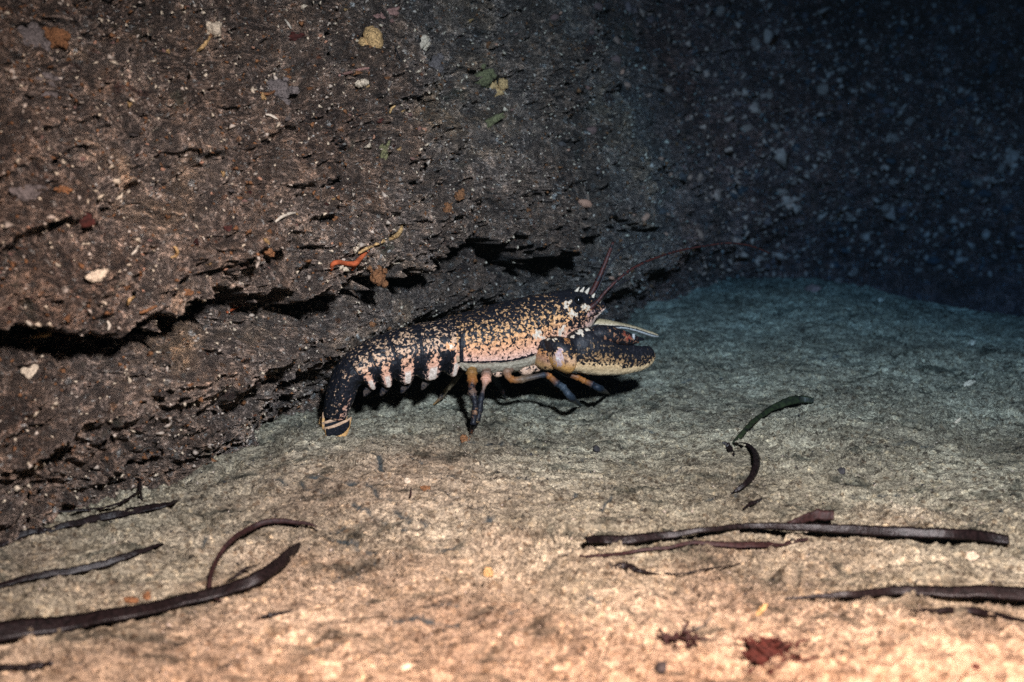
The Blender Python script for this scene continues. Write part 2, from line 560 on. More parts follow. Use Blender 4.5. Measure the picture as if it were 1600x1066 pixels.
fade = 1 - 0.85 * sstep(0.0, 0.36, BX)           # the overhang dies out towards the corner
rightw = sstep(0.25, 0.62, BX)                   # the back wall leans away
lip = 0.198 + 0.022 * fbm(S * 5, Z * 6, 2, 5) + 0.026 * fbm(S * 17, Z * 14, 4, 6, 0.6)
dz = Z - lip
under = np.exp(-((BX + 0.02) / 0.20) ** 2) * (1 - sstep(0.04, 0.20, Z))
Pf = -0.02 + 0.045 * np.exp(-((Z - 0.115) / 0.05) ** 2) * (1 - rightw) - 0.035 * fade * sstep(-0.075, -0.02, dz)
Pf += (0.045 + 0.02 * fbm(S * 9, Z * 4, 3, 8)) * fade * sstep(-0.016, 0.004, dz) + 0.045 * fade * sstep(-0.02, 0.01, dz)
lean = 0.42 + 0.45 * rightw
Pf -= lean * np.clip(dz, 0, 9) * (0.55 + 0.5 * sstep(0, 0.25, dz)) - 0.42 * rightw * np.clip(Z, 0, 9)
# bedding: a few smaller steps and cracks that run along the ledge
for zc, amp, dpt, sd in ((0.245, 0.018, 0.014, 31), (0.30, 0.028, 0.02, 32), (0.365, 0.022, 0.016, 33), (0.43, 0.02, 0.018, 34), (0.52, 0.02, 0.02, 35)):
    zl = zc + 0.03 * fbm(S * 4, Z * 5, 3, sd) + 0.012 * fbm(S * 30, Z * 30, 3, sd + 9) + (S - s_of(-0.3)) * (0.11 if zc > 0.28 else 0.05)
    on = sstep(-0.15, 0.25, fbm(S * 3.2, 0 * S + zc, 2, sd + 50)) * (1 - 0.6 * rightw)
    Pf += 0.6 * amp * on * (sstep(-0.008, 0.006, Z - zl) - 0.5 * sstep(0.0, 0.06, Z - zl) - 0.5)
    Pf -= 0.4 * dpt * on * np.exp(-((Z - zl + 0.009) / 0.005) ** 2) * sstep(-0.2, 0.5, fbm(S * 14, Z * 14, 2, sd + 70))
Pf -= 0.11 * under                              # the hollow the lobster shelters in
WS = S + 0.03 * fbm(S * 7, Z * 7, 3, 101)
WZ = Z + 0.03 * fbm(S * 7 + 5, Z * 7, 3, 102)
Pf += 0.022 * fbm(WS * 5, WZ * 9, 4, 111)
Pf += 0.015 * (0.5 - np.abs(fbm(WS * 16 + WZ * 6, WZ * 30 - WS * 5, 5, 121, 0.55)))
fold = fbm(WS * 3.2, (Z - 0.20 * S) * 15 + 0.5 * fbm(S * 5, Z * 5, 2, 191), 3, 192, 0.45)
Pf += 0.024 * (0.4 - np.abs(fold)) * (1 - 0.4 * rightw)
lump = worley(WS * 30, WZ * 45, 131)
Pf += 0.006 * np.clip(0.55 - lump, 0, 1) * sstep(-0.3, 0.4, fbm(S * 6, Z * 6, 2, 141)) * 2
lump2 = worley(WS * 85, WZ * 100 - WS * 12, 151)
Pf += 0.0050 * np.clip(0.6 - lump2, 0, 1) * 2
Pf += 0.0055 * fbm(WS * 62 + WZ * 20, WZ * 80 - WS * 14, 5, 161, 0.66)
WXc, WYc = BX + nx * Pf, np.broadcast_to(by, S.shape) + ny * Pf
ZZ = Z + 0.004 * fbm(S * 40, Z * 40, 3, 171)
V = np.stack([WXc, WYc, ZZ], -1)
# the rock goes on behind: a top that runs back and a rear face, so that it is a solid mass
bot_z = np.full(len(sv), -0.3)
topP = Pf[-1]
rows = [V]
for back, z in ((0.25, 1.50), (0.6, 1.53), (1.1, 1.5), (1.15, 0.6), (1.15, -0.14)):
    pp = topP - back
    rows.append(np.stack([bx + nx * pp, by + ny * pp, np.full(len(sv), z) + 0.02 * fbm(sv * 3, 0 * sv + back, 3, 181)], -1)[None])
V = np.concatenate(rows, 0)
ledge_me = mesh_np('rock_ledge', V, grid_quads(V.shape[0], V.shape[1]))
far_light_tint = sstep(0.12, 0.55, np.broadcast_to(bx, (V.shape[0], len(bx))) + 0.12 * fbm(np.broadcast_to(sv, (V.shape[0], len(sv))) * 4, np.repeat(np.arange(V.shape[0])[:, None] * 0.006, len(sv), 1), 3, 211))
ta = ledge_me.attributes.new('far_light_tint', 'FLOAT', 'POINT')       # far wall colour reddened to make up for red light lost in water
ta.data.foreach_set('value', far_light_tint.ravel().astype(np.float32))
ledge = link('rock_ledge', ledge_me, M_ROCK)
tag(ledge, kind='structure')

bpy.context.view_layer.update()


def cast(o, px, py):
    d = ray(px, py)
    ok, p, n, i = o.ray_cast(Vector(CAM), Vector(d))
    return (np.array(p), np.array(n)) if ok else (None, None)


def G(px, py, h=0.0):
    """The point of the seabed seen at a pixel, h metres above it."""
    p, n = cast(sand, px, py)
    return p + np.array([0, 0, h])


def W(px, py):
    return cast(ledge, px, py)


def scale_at(p):
    return float((np.asarray(p) - CAM) @ FWD) / F


# ------------------------------------------------------------------ lofts
def loft(name, tops, bots, half, lat, nr=40, ns=24, el=1.0, eu=1.0, mod=None):
    """A skin through rings that span from bots to tops, half wide along lat. mod(P, t, phi) may move the points."""
    T, B = interp_spline(tops, nr), interp_spline(bots, nr)
    H = interp_spline(np.asarray(half, float).reshape(len(half), -1), nr)[:, 0]
    H = np.maximum(H, 1e-4)
    C, U = (T + B) / 2, (T - B) / 2
    phi = np.arange(ns) / ns * 2 * np.pi
    cs, sn = np.cos(phi), np.sin(phi)
    e = np.where(cs < 0, el, eu)
    hh = np.sign(cs) * np.abs(cs) ** e
    ll = np.sign(sn) * np.abs(sn) ** np.where(cs < 0, el, 1.0)
    P = C[:, None] + U[:, None] * hh[None, :, None] + lat[None, None] * (H[:, None] * ll[None, :])[..., None]
    t = np.linspace(0, 1, nr)
    if mod is not None:
        P = mod(P, t, phi, C, U)
    Vv = np.concatenate([P.reshape(-1, 3), C[:1], C[-1:]])
    q = grid_quads(nr, ns, True)
    j = np.arange(ns)
    a, b = nr * ns, nr * ns + 1
    tri = np.concatenate([np.stack([np.full(ns, a), (j + 1) % ns, j], -1), np.stack([np.full(ns, b), (nr - 1) * ns + j, (nr - 1) * ns + (j + 1) % ns], -1)])
    w = np.concatenate([np.broadcast_to((1 - hh) / 2, (nr, ns)).ravel(), [0.5, 0.5]])
    side = np.concatenate([np.broadcast_to(ll, (nr, ns)).ravel(), [0, 0]])
    tt = np.concatenate([np.repeat(t, ns), [0, 1]])
    return Vv, q, tri, w, side, tt


def pigment(me, thr, pale):
    a = me.attributes.new('thr', 'FLOAT', 'POINT')
    a.data.foreach_set('value', np.asarray(thr, np.float32))
    b = me.attributes.new('pale', 'FLOAT_COLOR', 'POINT')
    c = np.ones((len(thr), 4), np.float32)
    c[:, :3] = pale
    b.data.foreach_set('color', c.ravel())


def colramp(x, stops):
    xs_ = [s[0] for s in stops]
    return np.stack([np.interp(x, xs_, [s[1][k_] for s in stops]) for k_ in range(3)], -1)


def tube_np(path, radii, ns=10, nr=None):
    path = np.asarray(path, float)
    nr = nr or max(2, (len(path) - 1) * 6 + 1)
    R = interp_spline(np.asarray(radii, float)[:, None], nr)[:, 0]
    Pp = interp_spline(path, nr)
    T = np.gradient(Pp, axis=0)
    T /= np.linalg.norm(T, axis=1)[:, None] + 1e-9
    ref = np.array([0.13, -0.4, 0.9])
    A = np.cross(T, ref)
    A /= np.linalg.norm(A, axis=1)[:, None] + 1e-9
    Bn = np.cross(T, A)
    phi = np.arange(ns) / ns * 2 * np.pi
    Vr = Pp[:, None] + R[:, None, None] * (np.cos(phi)[None, :, None] * A[:, None] + np.sin(phi)[None, :, None] * Bn[:, None])
    Vv = np.concatenate([Vr.reshape(-1, 3), Pp[:1], Pp[-1:]])
    q = grid_quads(nr, ns, True)
    j = np.arange(ns)
    a, b = nr * ns, nr * ns + 1
    tri = np.concatenate([np.stack([np.full(ns, a), (j + 1) % ns, j], -1), np.stack([np.full(ns, b), (nr - 1) * ns + j, (nr - 1) * ns + (j + 1) % ns], -1)])
    tt = np.concatenate([np.repeat(np.linspace(0, 1, nr), ns), [0, 1]])
    return Vv, q, tri, tt


# ------------------------------------------------------------------ the lobster
YA, YB = 1.235, 1.36


def Ysag(px):
    return YA + (px - 520) * (YB - YA) / 410.0


A0, B0 = at(520, 600, YA), at(930, 500, YB)
HD = np.array([B0[0] - A0[0], B0[1] - A0[1], 0])
HD /= np.linalg.norm(HD)
LAT = np.array([HD[1], -HD[0], 0.0])             # towards the camera side
ORG = np.array([*(0.5 * (A0 + B0))[:2], 0.0])


def Pp(px, py, lat=0.0):
    """Point of the lobster's vertical midplane, moved lat metres towards the near side, seen at a pixel."""
    d = ray(px, py)
    t = (lat + (A0 - CAM) @ LAT) / (d @ LAT)
    return CAM + d * t


lob = bpy.data.objects.new('lobster', None)
lob.location = ORG
COL.objects.link(lob)
tag(lob, 'blue black lobster with orange speckled sides and raised claws walking on the sand', 'lobster')


def lobpart(name, Vv, q, tri, thr, pale, parent=None, mat=None):
    me = mesh_np(name, Vv - ORG, q, tri)
    pigment(me, thr, pale)
    return link(name, me, mat or M_SHELL, parent or lob)


BODY = [((505, 650), (540, 652), .015), ((507, 628), (545, 638), .019), ((513, 602), (552, 622), .023), ((526, 573), (560, 602), .026),
        ((546, 551), (572, 598), .029), ((573, 533), (592, 596), .031), ((608, 519), (618, 591), .033), ((647, 508), (648, 587), .035),
        ((690, 499), (688, 580), .037), ((712, 495), (708, 578), .038), ((740, 488), (742, 579), .041), ((775, 478), (780, 579), .043),
        ((810, 469), (815, 571), .042), ((850, 461), (850, 556), .038), ((885, 455), (885, 538), .031), ((908, 455), (912, 518), .021),
        ((926, 463), (927, 500), .011), ((944, 473), (945, 482), .003)]
tops = [Pp(*b[0]) for b in BODY]
bots = [Pp(*b[1]) for b in BODY]
NR, NS = 460, 112
SEGB = [505, 552, 578, 608, 647, 691, 712]


def seg_pos(x):
    """Place within an abdominal segment (0 rear .. 1 front), by the bend-corrected pixel column."""
    i = np.clip(np.searchsorted(SEGB, x) - 1, 0, len(SEGB) - 2)
    lo, hi = np.take(SEGB, i), np.take(SEGB, i + 1)
    return (x - lo) / (hi - lo), i


def body_axis(t):
    xx = interp_spline(np.array([[(b[0][0] + b[1][0]) / 2] for b in BODY]), len(t))[:, 0]
    return xx


def body_mod(P, t, phi, C, U):
    xx = body_axis(t)
    sp, si = seg_pos(xx)
    hh = np.cos(phi)
    w = (1 - hh) / 2
    n = P - C[:, None]
    car_edge = 704 - 6 * np.sin(w * np.pi) + 26 * np.clip((w - 0.62) / 0.38, 0, 1) ** 2
    car = sstep(-2.5, 2.5, xx[:, None] - car_edge[None])
    abd = 1 - car
    # carapace fuller than the tail; each tail ring overlaps the one behind it
    over = (0.045 * (1 - sp) ** 2 * sstep(0, 0.12, sp) - 0.02 * np.exp(-((sp - 0.03) / 0.06) ** 2))[:, None]
    scl = 1 + abd * (over - 0.055) + car * 0.02
    rim = np.exp(-((xx[:, None] - car_edge[None] - 7) / 2.2) ** 2) + np.exp(-((w[None] - 0.711) / 0.016) ** 2) * car * sstep(700, 730, xx)[:, None] * (1 - sstep(820, 850, xx))[:, None]
    scl = scl - 0.03 * np.clip(rim, 0, 1) * car
    groove = np.exp(-((xx[:, None] - (842 + 26 * (0.5 - w[None]))) / 3.0) ** 2) * sstep(0.1, 0.3, w)[None] * car
    scl = scl - 0.035 * groove
    out = C[:, None] + n * scl[..., None]
    lobe = np.clip(1 - (np.abs(sp - 0.42) / 0.42) ** 2.4, 0, 1)
    lowedge = np.exp(-((w - 0.82) / 0.16) ** 2)
    drop = abd * lowedge[None] * (lobe * sstep(0, 1, si))[:, None] * sstep(545, 560, xx)[:, None]
    Un = U / (np.linalg.norm(U, axis=1)[:, None] + 1e-9)
    out -= Un[:, None] * (0.010 * drop)[..., None]
    # narrow waist of soft skin between the side plates
    out -= LAT[None, None] * (np.sign(np.sin(phi))[None] * 0.006 * abd * (1 - lobe)[:, None] * lowedge[None])[..., None]
    bumps = 0.0009 * fbm(np.repeat(xx[:, None], len(phi), 1) * 0.16, np.repeat((phi * 9)[None], len(t), 0), 3, 5)
    out += n / (np.linalg.norm(n, axis=2, keepdims=True) + 1e-9) * bumps[..., None]
    return out


Vv, q, tri, w, side, tt = loft('body', tops, bots, [b[2] for b in BODY], LAT, NR, NS, 0.8, 1.0, body_mod)
xx = np.r_[np.repeat(body_axis(np.linspace(0, 1, NR)), NS), 505, 944]
sp, si = seg_pos(xx)
car_edge = 704 - 6 * np.sin(w * np.pi) + 26 * np.clip((w - 0.62) / 0.38, 0, 1) ** 2
car = xx > car_edge
thr = np.interp(w, [0, .08, .16, .25, .38, .5, .6, .68, .75, 1], [.64, .595, .56, .525, .475, .435, .40, .36, .3, .3])
thr += 0.12 * sstep(850, 892, xx) * (w < 0.7)
pale = colramp(w, [(0, (.52, .30, .15)), (.3, (.66, .35, .15)), (.42, (.74, .36, .17)), (.56, (.78, .40, .25)), (.69, (.78, .48, .38)), (.92, (.50, .44, .34)), (1, (.4, .34, .26))])
# rim of the carapace: dark line, then a plain pale edge
band = (np.abs(xx - car_edge - 7) < 3.0) & car & (w > 0.35)
thr[band] = 0.9
band = (xx - car_edge < 4) & car & (w > 0.55)
thr[band] = 0.2
pale[band] = (.42, .30, .20)
band = (w > 0.70) & (w < 0.722) & car & (xx < 815)
thr[band] = 0.9
band = (w >= 0.722) & car & (xx < 850)
thr[band] = 0.2
pale[band] = (.42, .36, .27)
# tail rings
ab = ~car
thr_a = np.interp(w, [0, .08, .2, .4, .6, .8, 1], [.61, .565, .535, .505, .485, .46, .45])
col_a = colramp(w, [(0, (.50, .32, .20)), (.3, (.64, .40, .25)), (.55, (.70, .36, .22)), (.7, (.72, .38, .26)), (.8, (.64, .40, .31)), (1, (.5, .4, .3))])
mid = np.exp(-((sp - 0.42) / 0.27) ** 2)
thr_a = thr_a + 0.30 * (1 - mid) * sstep(0.38, 0.55, w) - 0.15 * mid * sstep(0.38, 0.68, w) * (xx > 552)
thr_a = np.where(np.minimum(sp, 1 - sp) < 0.045, 0.9, thr_a)
thr_a = np.where(xx < 552, thr_a + 0.10, thr_a)
under = sstep(0.90, 0.96, w)
thr_a = thr_a * (1 - under) + 0.55 * under
tip = (mid > 0.80) & (w > 0.70) & (w < 0.86) & (xx > 552)
col_a[tip] = (.70, .56, .46)
thr_a[tip] = 0.2
thr[ab], pale[ab] = thr_a[ab], col_a[ab]


def spot(Vs, px, py, r, thr, pale, col, t=0.1, near=None, sides=None):
    u, v_ = project(Vs)
    d2 = (u - px) ** 2 + (v_ - py) ** 2
    m_ = d2 < (r * (0.85 + 0.9 * fbm(u * 0.22 + px, v_ * 0.22, 3, 5))) ** 2
    if sides is not None:
        m_ &= sides > -0.1
    thr[m_] = t
    pale[m_] = col


WHT = (.62, .52, .41)
for px, py, r in ((884, 478, 5), (889, 473, 4), (894, 490, 5), (899, 491, 4), (914, 480, 6), (919, 482, 4), (842, 521, 6), (836, 524, 4), (848, 526, 4),
                  (879, 515, 5), (875, 521, 5), (882, 509, 3)):
    spot(Vv, px, py, r, thr, pale, WHT, 0.1, sides=side)
spot(Vv, 703, 541, 6, thr, pale, (.75, .35, .14), 0.1, sides=side)
spot(Vv, 705, 542, 3, thr, pale, (.85, .75, .6), 0.1, sides=side)
body = lobpart('body', Vv, q, tri, thr, pale)

# --- spines on the snout
for px, py in ((899, 455), (907, 455), (915, 456), (924, 464), (935, 470)):
    p = Pp(px, py + 3, 0.004)
    d = (UPV * 0.8 + HD * 0.6)
    Vt, qt, trt, t_ = tube_np([p, p + d * .004, p + d * .009], [.003, .002, .0004], 8)
    lobpart('snout_spine', Vt, qt, trt, np.full(len(Vt), 0.1), np.tile(WHT, (len(Vt), 1)))
# --- eyes
for lat_, px, py in ((0.019, 902, 470), (-0.019, 906, 466)):
    p = Pp(px, py, lat_)
    d = LAT * math.copysign(1, lat_) * 0.8 + HD * 0.5 + np.array([0, 0, .25])
    d /= np.linalg.norm(d)
    Vt, qt, trt, t_ = tube_np([p - d * .008, p - d * .003, p, p + d * .004, p + d * .0065, p + d * .0075], [.003, .0035, .0055, .006, .0042, .001], 14)
    lobpart('eye', Vt, qt, trt, np.full(len(Vt), 0.9), np.tile((.02, .02, .02), (len(Vt), 1)), mat=M_EYE)


# --- claws
def claw_piece(name, rows, lats, half, parent, fthr, fcol, nr=70, ns=40, spots=(), mod=None, el=1.0, eu=1.0):
    T = [Pp(r[0], r[1], l) for r, l in zip(rows, lats)]
    B = [Pp(r[2], r[3], l) for r, l in zip(rows, lats)]
    Vt, qt, trt, w_, sd_, t_ = loft(name, T, B, half, LAT, nr, ns, el, eu, mod)
    th = fthr(w_, t_).copy()
    cl = fcol(w_, t_).copy()
    for px, py, r, col, tv in spots:
        spot(Vt, px, py, r, th, cl, col, tv, sides=sd_)
    return lobpart(name, Vt, qt, trt, th, cl, parent)


ORG_C = (.66, .33, .11)
merus = claw_piece('claw_arm', [(828, 545, 830, 562), (836, 532, 838, 571), (846, 529, 850, 578), (858, 532, 862, 577), (866, 545, 868, 566)],
                   [.026, .032, .038, .042, .045], [.006, .013, .016, .014, .005], lob,
                   lambda w_, t_: np.interp(w_, [0, .22, .3, .8, 1], [.75, .7, .36, .3, .3]) + 0.15 * np.exp(-((t_ - .55) / .15) ** 2),
                   lambda w_, t_: colramp(w_, [(0, (.4, .25, .1)), (.35, (.55, .24, .09)), (.6, (.42, .22, .14)), (.85, (.60, .33, .14)), (1, (.6, .42, .22))]),
                   spots=[(835, 533, 4, WHT, .1), (853, 526, 3, WHT, .1)])
carpus = claw_piece('claw_wrist', [(848, 540, 851, 556), (855, 530, 860, 571), (868, 526, 873, 579), (881, 527, 885, 583), (890, 531, 892, 579), (896, 542, 897, 568)],
                    [.044, .050, .054, .055, .054, .052], [.006, .016, .020, .021, .018, .008], lob,
                    lambda w_, t_: np.interp(w_, [0, .25, .40, .62, .8, 1], [.75, .68, .50, .40, .22, .2]),
                    lambda w_, t_: colramp(w_, [(0, (.4, .25, .1)), (.3, (.62, .33, .13)), (.55, (.60, .36, .22)), (.8, (.70, .36, .11)), (1, (.7, .40, .14))]),
                    spots=[(874, 556, 8, (.55, .40, .38), .1), (873, 566, 7, (.55, .40, .38), .1), (875, 547, 5, (.42, .3, .32), .1), (871, 561, 3, (.72, .66, .6), .1),
                           (866, 532, 3, WHT, .1), (856, 530, 3, WHT, .1), (884, 565, 3, (.12, .07, .06), .1), (885, 556, 3, (.12, .07, .06), .1),
                           (887, 531, 6, (.5, .2, .07), .42)])


def claw_thr(w_, t_):
    return np.interp(w_, [0, .25, .36, .50, .64, .72, .77, 1], [.74, .66, .60, .55, .51, .46, .26, .2]) - 0.1 * sstep(.12, .0, t_)


def claw_col(w_, t_):
    c = colramp(w_, [(0, (.3, .2, .12)), (.45, (.26, .15, .07)), (.6, (.40, .23, .11)), (.7, (.74, .48, .25)), (.9, (.80, .58, .34)), (1, (.8, .66, .48))])
    return c * (1 - 0.3 * sstep(.75, 1, t_))[:, None]


def knobby(P, t, phi, C, U):
    n = P - C[:, None]
    b = 0.0008 * fbm(np.repeat(t[:, None] * 30, len(phi), 1), np.repeat((phi * 4)[None], len(t), 0), 3, 77)
    return P + n / (np.linalg.norm(n, axis=2, keepdims=True) + 1e-9) * b[..., None]


near_claw = claw_piece('claw', [(884, 548, 886, 560), (888, 528, 890, 576), (900, 517, 905, 582), (920, 512, 930, 586), (944, 517, 955, 586), (965, 533, 972, 585),
                                (985, 538, 988, 582), (1002, 541, 1003, 578), (1012, 541, 1015, 571), (1018, 544, 1022, 562), (1021, 549, 1023, 555)],
                       [.050, .052, .054, .055, .055, .054, .053, .052, .050, .048, .047], [.006, .016, .019, .020, .018, .015, .012, .010, .008, .005, .002], lob,
                       claw_thr, claw_col, 110, 60, spots=[(905, 518, 5, WHT, .1), (895, 527, 3.5, WHT, .1), (919, 514, 4, WHT, .1), (908, 521, 3, WHT, .1)], mod=knobby)
claw_piece('claw_finger', [(922, 516, 926, 532), (934, 509, 938, 535), (952, 509, 955, 537), (968, 514, 970, 539), (984, 520, 985, 539), (998, 529, 998, 536)],
           [.058, .058, .058, .056, .053, .050], [.008, .012, .013, .011, .008, .002], near_claw,
           lambda w_, t_: np.interp(w_, [0, .3, .8, 1], [.64, .60, .60, .58]), lambda w_, t_: colramp(w_, [(0, (.28, .16, .09)), (1, (.30, .12, .07))]),
           spots=[(976, 522, 4, (.22, .05, .03), .3), (983, 528, 5, (.25, .05, .03), .3)])
for px, py, col in ((977, 533, (.6, .34, .26)), (973, 531, (.4, .07, .04)), (990, 527, (.35, .35, .35)), (966, 532, (.3, .25, .2))):
    p = Pp(px, py, .06)
    Vt, qt, trt, t_ = tube_np([p + UPV * .004, p, p - UPV * .003 + HD * .001], [.0020, .0019, .0006], 8)
    lobpart('claw_tooth', Vt, qt, trt, np.full(len(Vt), 0.1), np.tile(col, (len(Vt), 1)), near_claw)

far_arm = claw_piece('claw_arm', [(868, 520, 870, 545), (885, 512, 888, 540), (905, 503, 908, 530), (925, 500, 927, 522)], [-.03, -.035, -.04, -.04], [.010, .014, .014, .006], lob,
                     lambda w_, t_: np.full_like(w_, .66), lambda w_, t_: np.tile((.3, .2, .12), (len(w_), 1)))


def far_thr(w_, t_):
    return np.interp(w_, [0, .30, .36, .46, .5, 1], [.3, .3, .8, .8, .2, .2])


def far_col(w_, t_):
    return colramp(w_, [(0, (.45, .33, .18)), (.22, (.60, .44, .27)), (.5, (.46, .44, .42)), (1, (.5, .5, .48))])


far_claw = claw_piece('claw', [(916, 501, 918, 519), (930, 498, 932, 522), (950, 500, 952, 519), (968, 504, 968, 514), (990, 509, 989, 518), (1008, 515, 1008, 524),
                               (1020, 519, 1019, 527), (1028, 523, 1028, 527)],
                      [-.028] * 8, [.006, .010, .011, .009, .008, .007, .005, .002], lob, far_thr, far_col, 70, 40)
claw_piece('claw_finger', [(935, 514, 937, 524), (955, 516, 957, 530), (975, 520, 976, 533), (995, 525, 995, 533), (1006, 529, 1006, 532)], [-.03] * 5, [.006, .009, .009, .006, .002],
           far_claw, lambda w_, t_: np.full_like(w_, .7), lambda w_, t_: np.tile((.3, .1, .08), (len(w_), 1)))

# --- walking legs: colours run from orange joints to blue black shanks
DKB = (.012, .019, .030)


def leg(pts, radii, cols, thrs):
    Vt, qt, trt, t_ = tube_np(pts, [r_ * 0.68 for r_ in radii], 12, (len(pts) - 1) * 10 + 1)
    u_ = t_ * (len(pts) - 1)
    kn = np.round(u_).astype(int)
    bul = 1 + 0.22 * np.exp(-((u_ - kn) / .12) ** 2) * ((kn > 0) & (kn < len(pts) - 1)) - 0.12 * np.exp(-((u_ - kn - .22) / .08) ** 2)
    cen = np.repeat(interp_spline(np.array(pts), (len(pts) - 1) * 10 + 1), 12, 0)
    Vt[:-2] = cen + (Vt[:-2] - cen) * bul[:-2, None]
    kx = np.linspace(0, 1, len(cols))
    col = np.stack([np.interp(t_, kx, [c[k_] for c in cols]) for k_ in range(3)], -1)
    th = np.interp(t_, kx, thrs)
    return lobpart('walking_leg', Vt, qt, trt, th, col)


YEL, PAL, ORA, BRN = (.20, .10, .03), (.14, .085, .06), (.27, .10, .025), (.05, .02, .012)
leg([Pp(738, 572, .028), Pp(737, 584, .036), Pp(738, 596, .044), Pp(737, 604, .048), Pp(738, 614, .052), Pp(742, 628, .060), Pp(742, 645, .068), Pp(739, 662, .076), G(737, 678, .004), G(733, 690, .001)],
    [.009, .009, .0085, .006, .0075, .0045, .0058, .0045, .0035, .0012],
    [YEL, YEL, ORA, BRN, PAL, DKB, (.2, .1, .05), DKB, BRN, ORA], [.1, .1, .2, .5, .35, .7, .52, .66, .6, .4])
leg([Pp(760, 576, .028), Pp(760, 586, .038), Pp(759, 594, .045), Pp(756, 606, .050), Pp(752, 622, .055), Pp(749, 642, .062), Pp(746, 658, .066), G(742, 672, .002)],
    [.009, .0085, .0085, .003, .005, .0055, .004, .0015], [PAL, PAL, (.6, .3, .2), PAL, DKB, DKB, (.3, .2, .1), DKB], [.1, .1, .2, .2, .6, .7, .5, .6])
leg([Pp(800, 574, .028), Pp(792, 583, .038), Pp(800, 593, .046), Pp(816, 593, .05), Pp(850, 586, .055), Pp(858, 588, .057), Pp(870, 599, .06), Pp(880, 606, .062), Pp(893, 622, .064), G(908, 636, .001)],
    [.008, .007, .006, .006, .0045, .0055, .006, .0062, .0065, .0012], [PAL, (.2, .12, .08), ORA, (.12, .08, .05), DKB, ORA, DKB, (.04, .055, .07), DKB, (.05, .08, .1)], [.15, .15, .1, .25, .3, .1, .3, .1, .42, .4])
leg([Pp(862, 572, .03), Pp(885, 584, .040), Pp(903, 590, .046), Pp(912, 595, .048), Pp(925, 601, .050), Pp(938, 608, .052), G(953, 617, .001)],
    [.006, .0055, .0055, .005, .0058, .006, .0012], [BRN, DKB, ORA, ORA, DKB, DKB, (.15, .1, .06)], [.5, .5, .1, .2, .35, .4, .4])
leg([Pp(722, 578, -.025), Pp(708, 598, -.04), Pp(700, 606, -.045), Pp(690, 620, -.05), G(677, 634, .001)], [.006, .005, .0045, .004, .001],
    [BRN, (.2, .15, .09), (.25, .18, .1), (.12, .08, .05), YEL], [.4, .35, .3, .5, .2])
leg([Pp(765, 580, -.025), Pp(778, 600, -.045), Pp(785, 612, -.05), G(790, 626, .001)], [.006, .005, .004, .001], [DKB, DKB, BRN, DKB], [.5] * 4)
leg([Pp(830, 572, -.025), Pp(855, 592, -.045), Pp(866, 604, -.05), G(874, 618, .001)], [.006, .005, .004, .001], [DKB, DKB, BRN, ORA], [.5, .5, .4, .3])
leg([Pp(880, 560, -.025), Pp(930, 580, -.04), Pp(955, 590, -.045), G(975, 601, .001)], [.006, .005, .004, .001], [DKB] * 4, [.5] * 4)
for px, py, r in ((822, 578, .010), (838, 574, .008), (778, 583, .007)):
    p = Pp(px, py, .026)
    Vt, qt, trt, t_ = tube_np([p - HD * r, p - HD * r * .6, p, p + HD * r * .7, p + HD * r], [.001, r * .6, r * .75, r * .6, .001], 12)
    lobpart('leg_base', Vt, qt, trt, np.full(len(Vt), .42), np.tile((.6, .38, .26), (len(Vt), 1)))

# --- swimmerets under the tail
for px, py in ((582, 604), (608, 603), (640, 599), (672, 594)):
    for lat_ in (.014, -.014):
        p = Pp(px, py - 6, lat_)
        d = np.array([0, 0, -1.0]) * .016 - HD * .010
        Vt, qt, trt, w_, sd_, t_ = loft('swimmeret', [p + HD * .004, p + HD * .006 + d * .5, p + HD * .002 + d], [p - HD * .004, p - HD * .006 + d * .5, p - HD * .002 + d], [.002, .002, .001], LAT, 10, 10)
        lobpart('swimmeret', Vt, qt, trt, np.full(len(Vt), .5), np.tile((.07, .05, .04), (len(Vt), 1)))

# --- tail fan: four plates round the telson, each with an orange fringe
def plate(name, rows, lat_, th_, curl):
    T = [Pp(r[0], r[1], lat_ + c) for r, c in zip(rows, curl)]
    B = [Pp(r[2], r[3], lat_ + c * .4) for r, c in zip(rows, curl)]
    Vt, qt, trt, w_, sd_, t_ = loft(name, T, B, [th_ * .5] + [th_] * (len(rows) - 2) + [th_ * .5], LAT, 44, 40)
    edge = (w_ > .64) | (t_ < .12) | (t_ > .88) | (w_ < .12)
    thr_ = np.where(edge, .15, .75)
    pal_ = np.where((w_ < .3)[:, None], np.array([(.50, .30, .18)]), np.array([(.78, .42, .16)]))
    return lobpart(name, Vt, qt, trt, thr_, pal_)


plate('uropod', [(505, 668, 507, 672), (511, 667, 510, 689), (521, 664, 520, 693), (533, 659, 533, 690), (543, 655, 544, 676), (549, 651, 549, 656)], .016, .0025, [0, .004, .006, .006, .004, 0])
plate('uropod', [(503, 660, 503, 668), (509, 658, 508, 683), (518, 655, 516, 688), (529, 652, 527, 685), (538, 650, 536, 672), (543, 648, 542, 654)], .006, .0025, [0, .003, .004, .004, .003, 0])
plate('telson', [(504, 645, 502, 668), (511, 640, 507, 684), (520, 640, 516, 688), (530, 642, 526, 684), (540, 645, 536, 668)], -.002, .004, [0, 0, 0, 0, 0])
plate('uropod', [(502, 655, 500, 664), (507, 652, 503, 680), (515, 650, 511, 686), (524, 650, 521, 682), (530, 650, 529, 664)], -.012, .0025, [0, 0, 0, 0, 0])
plate('uropod', [(500, 652, 498, 662), (504, 650, 500, 676), (511, 648, 507, 682), (519, 648, 516, 678), (524, 648, 523, 660)], -.022, .0025, [0, 0, 0, 0, 0])

# --- feelers
RD = (.055, .016, .013)


def feeler(name, pts, radii, col, t=.3):
    Vt, qt, trt, t_ = tube_np(pts, [r_ * .82 for r_ in radii], 8, len(pts) * 10)
    return lobpart(name, Vt, qt, trt, np.full(len(Vt), t), np.tile(col, (len(Vt), 1)))


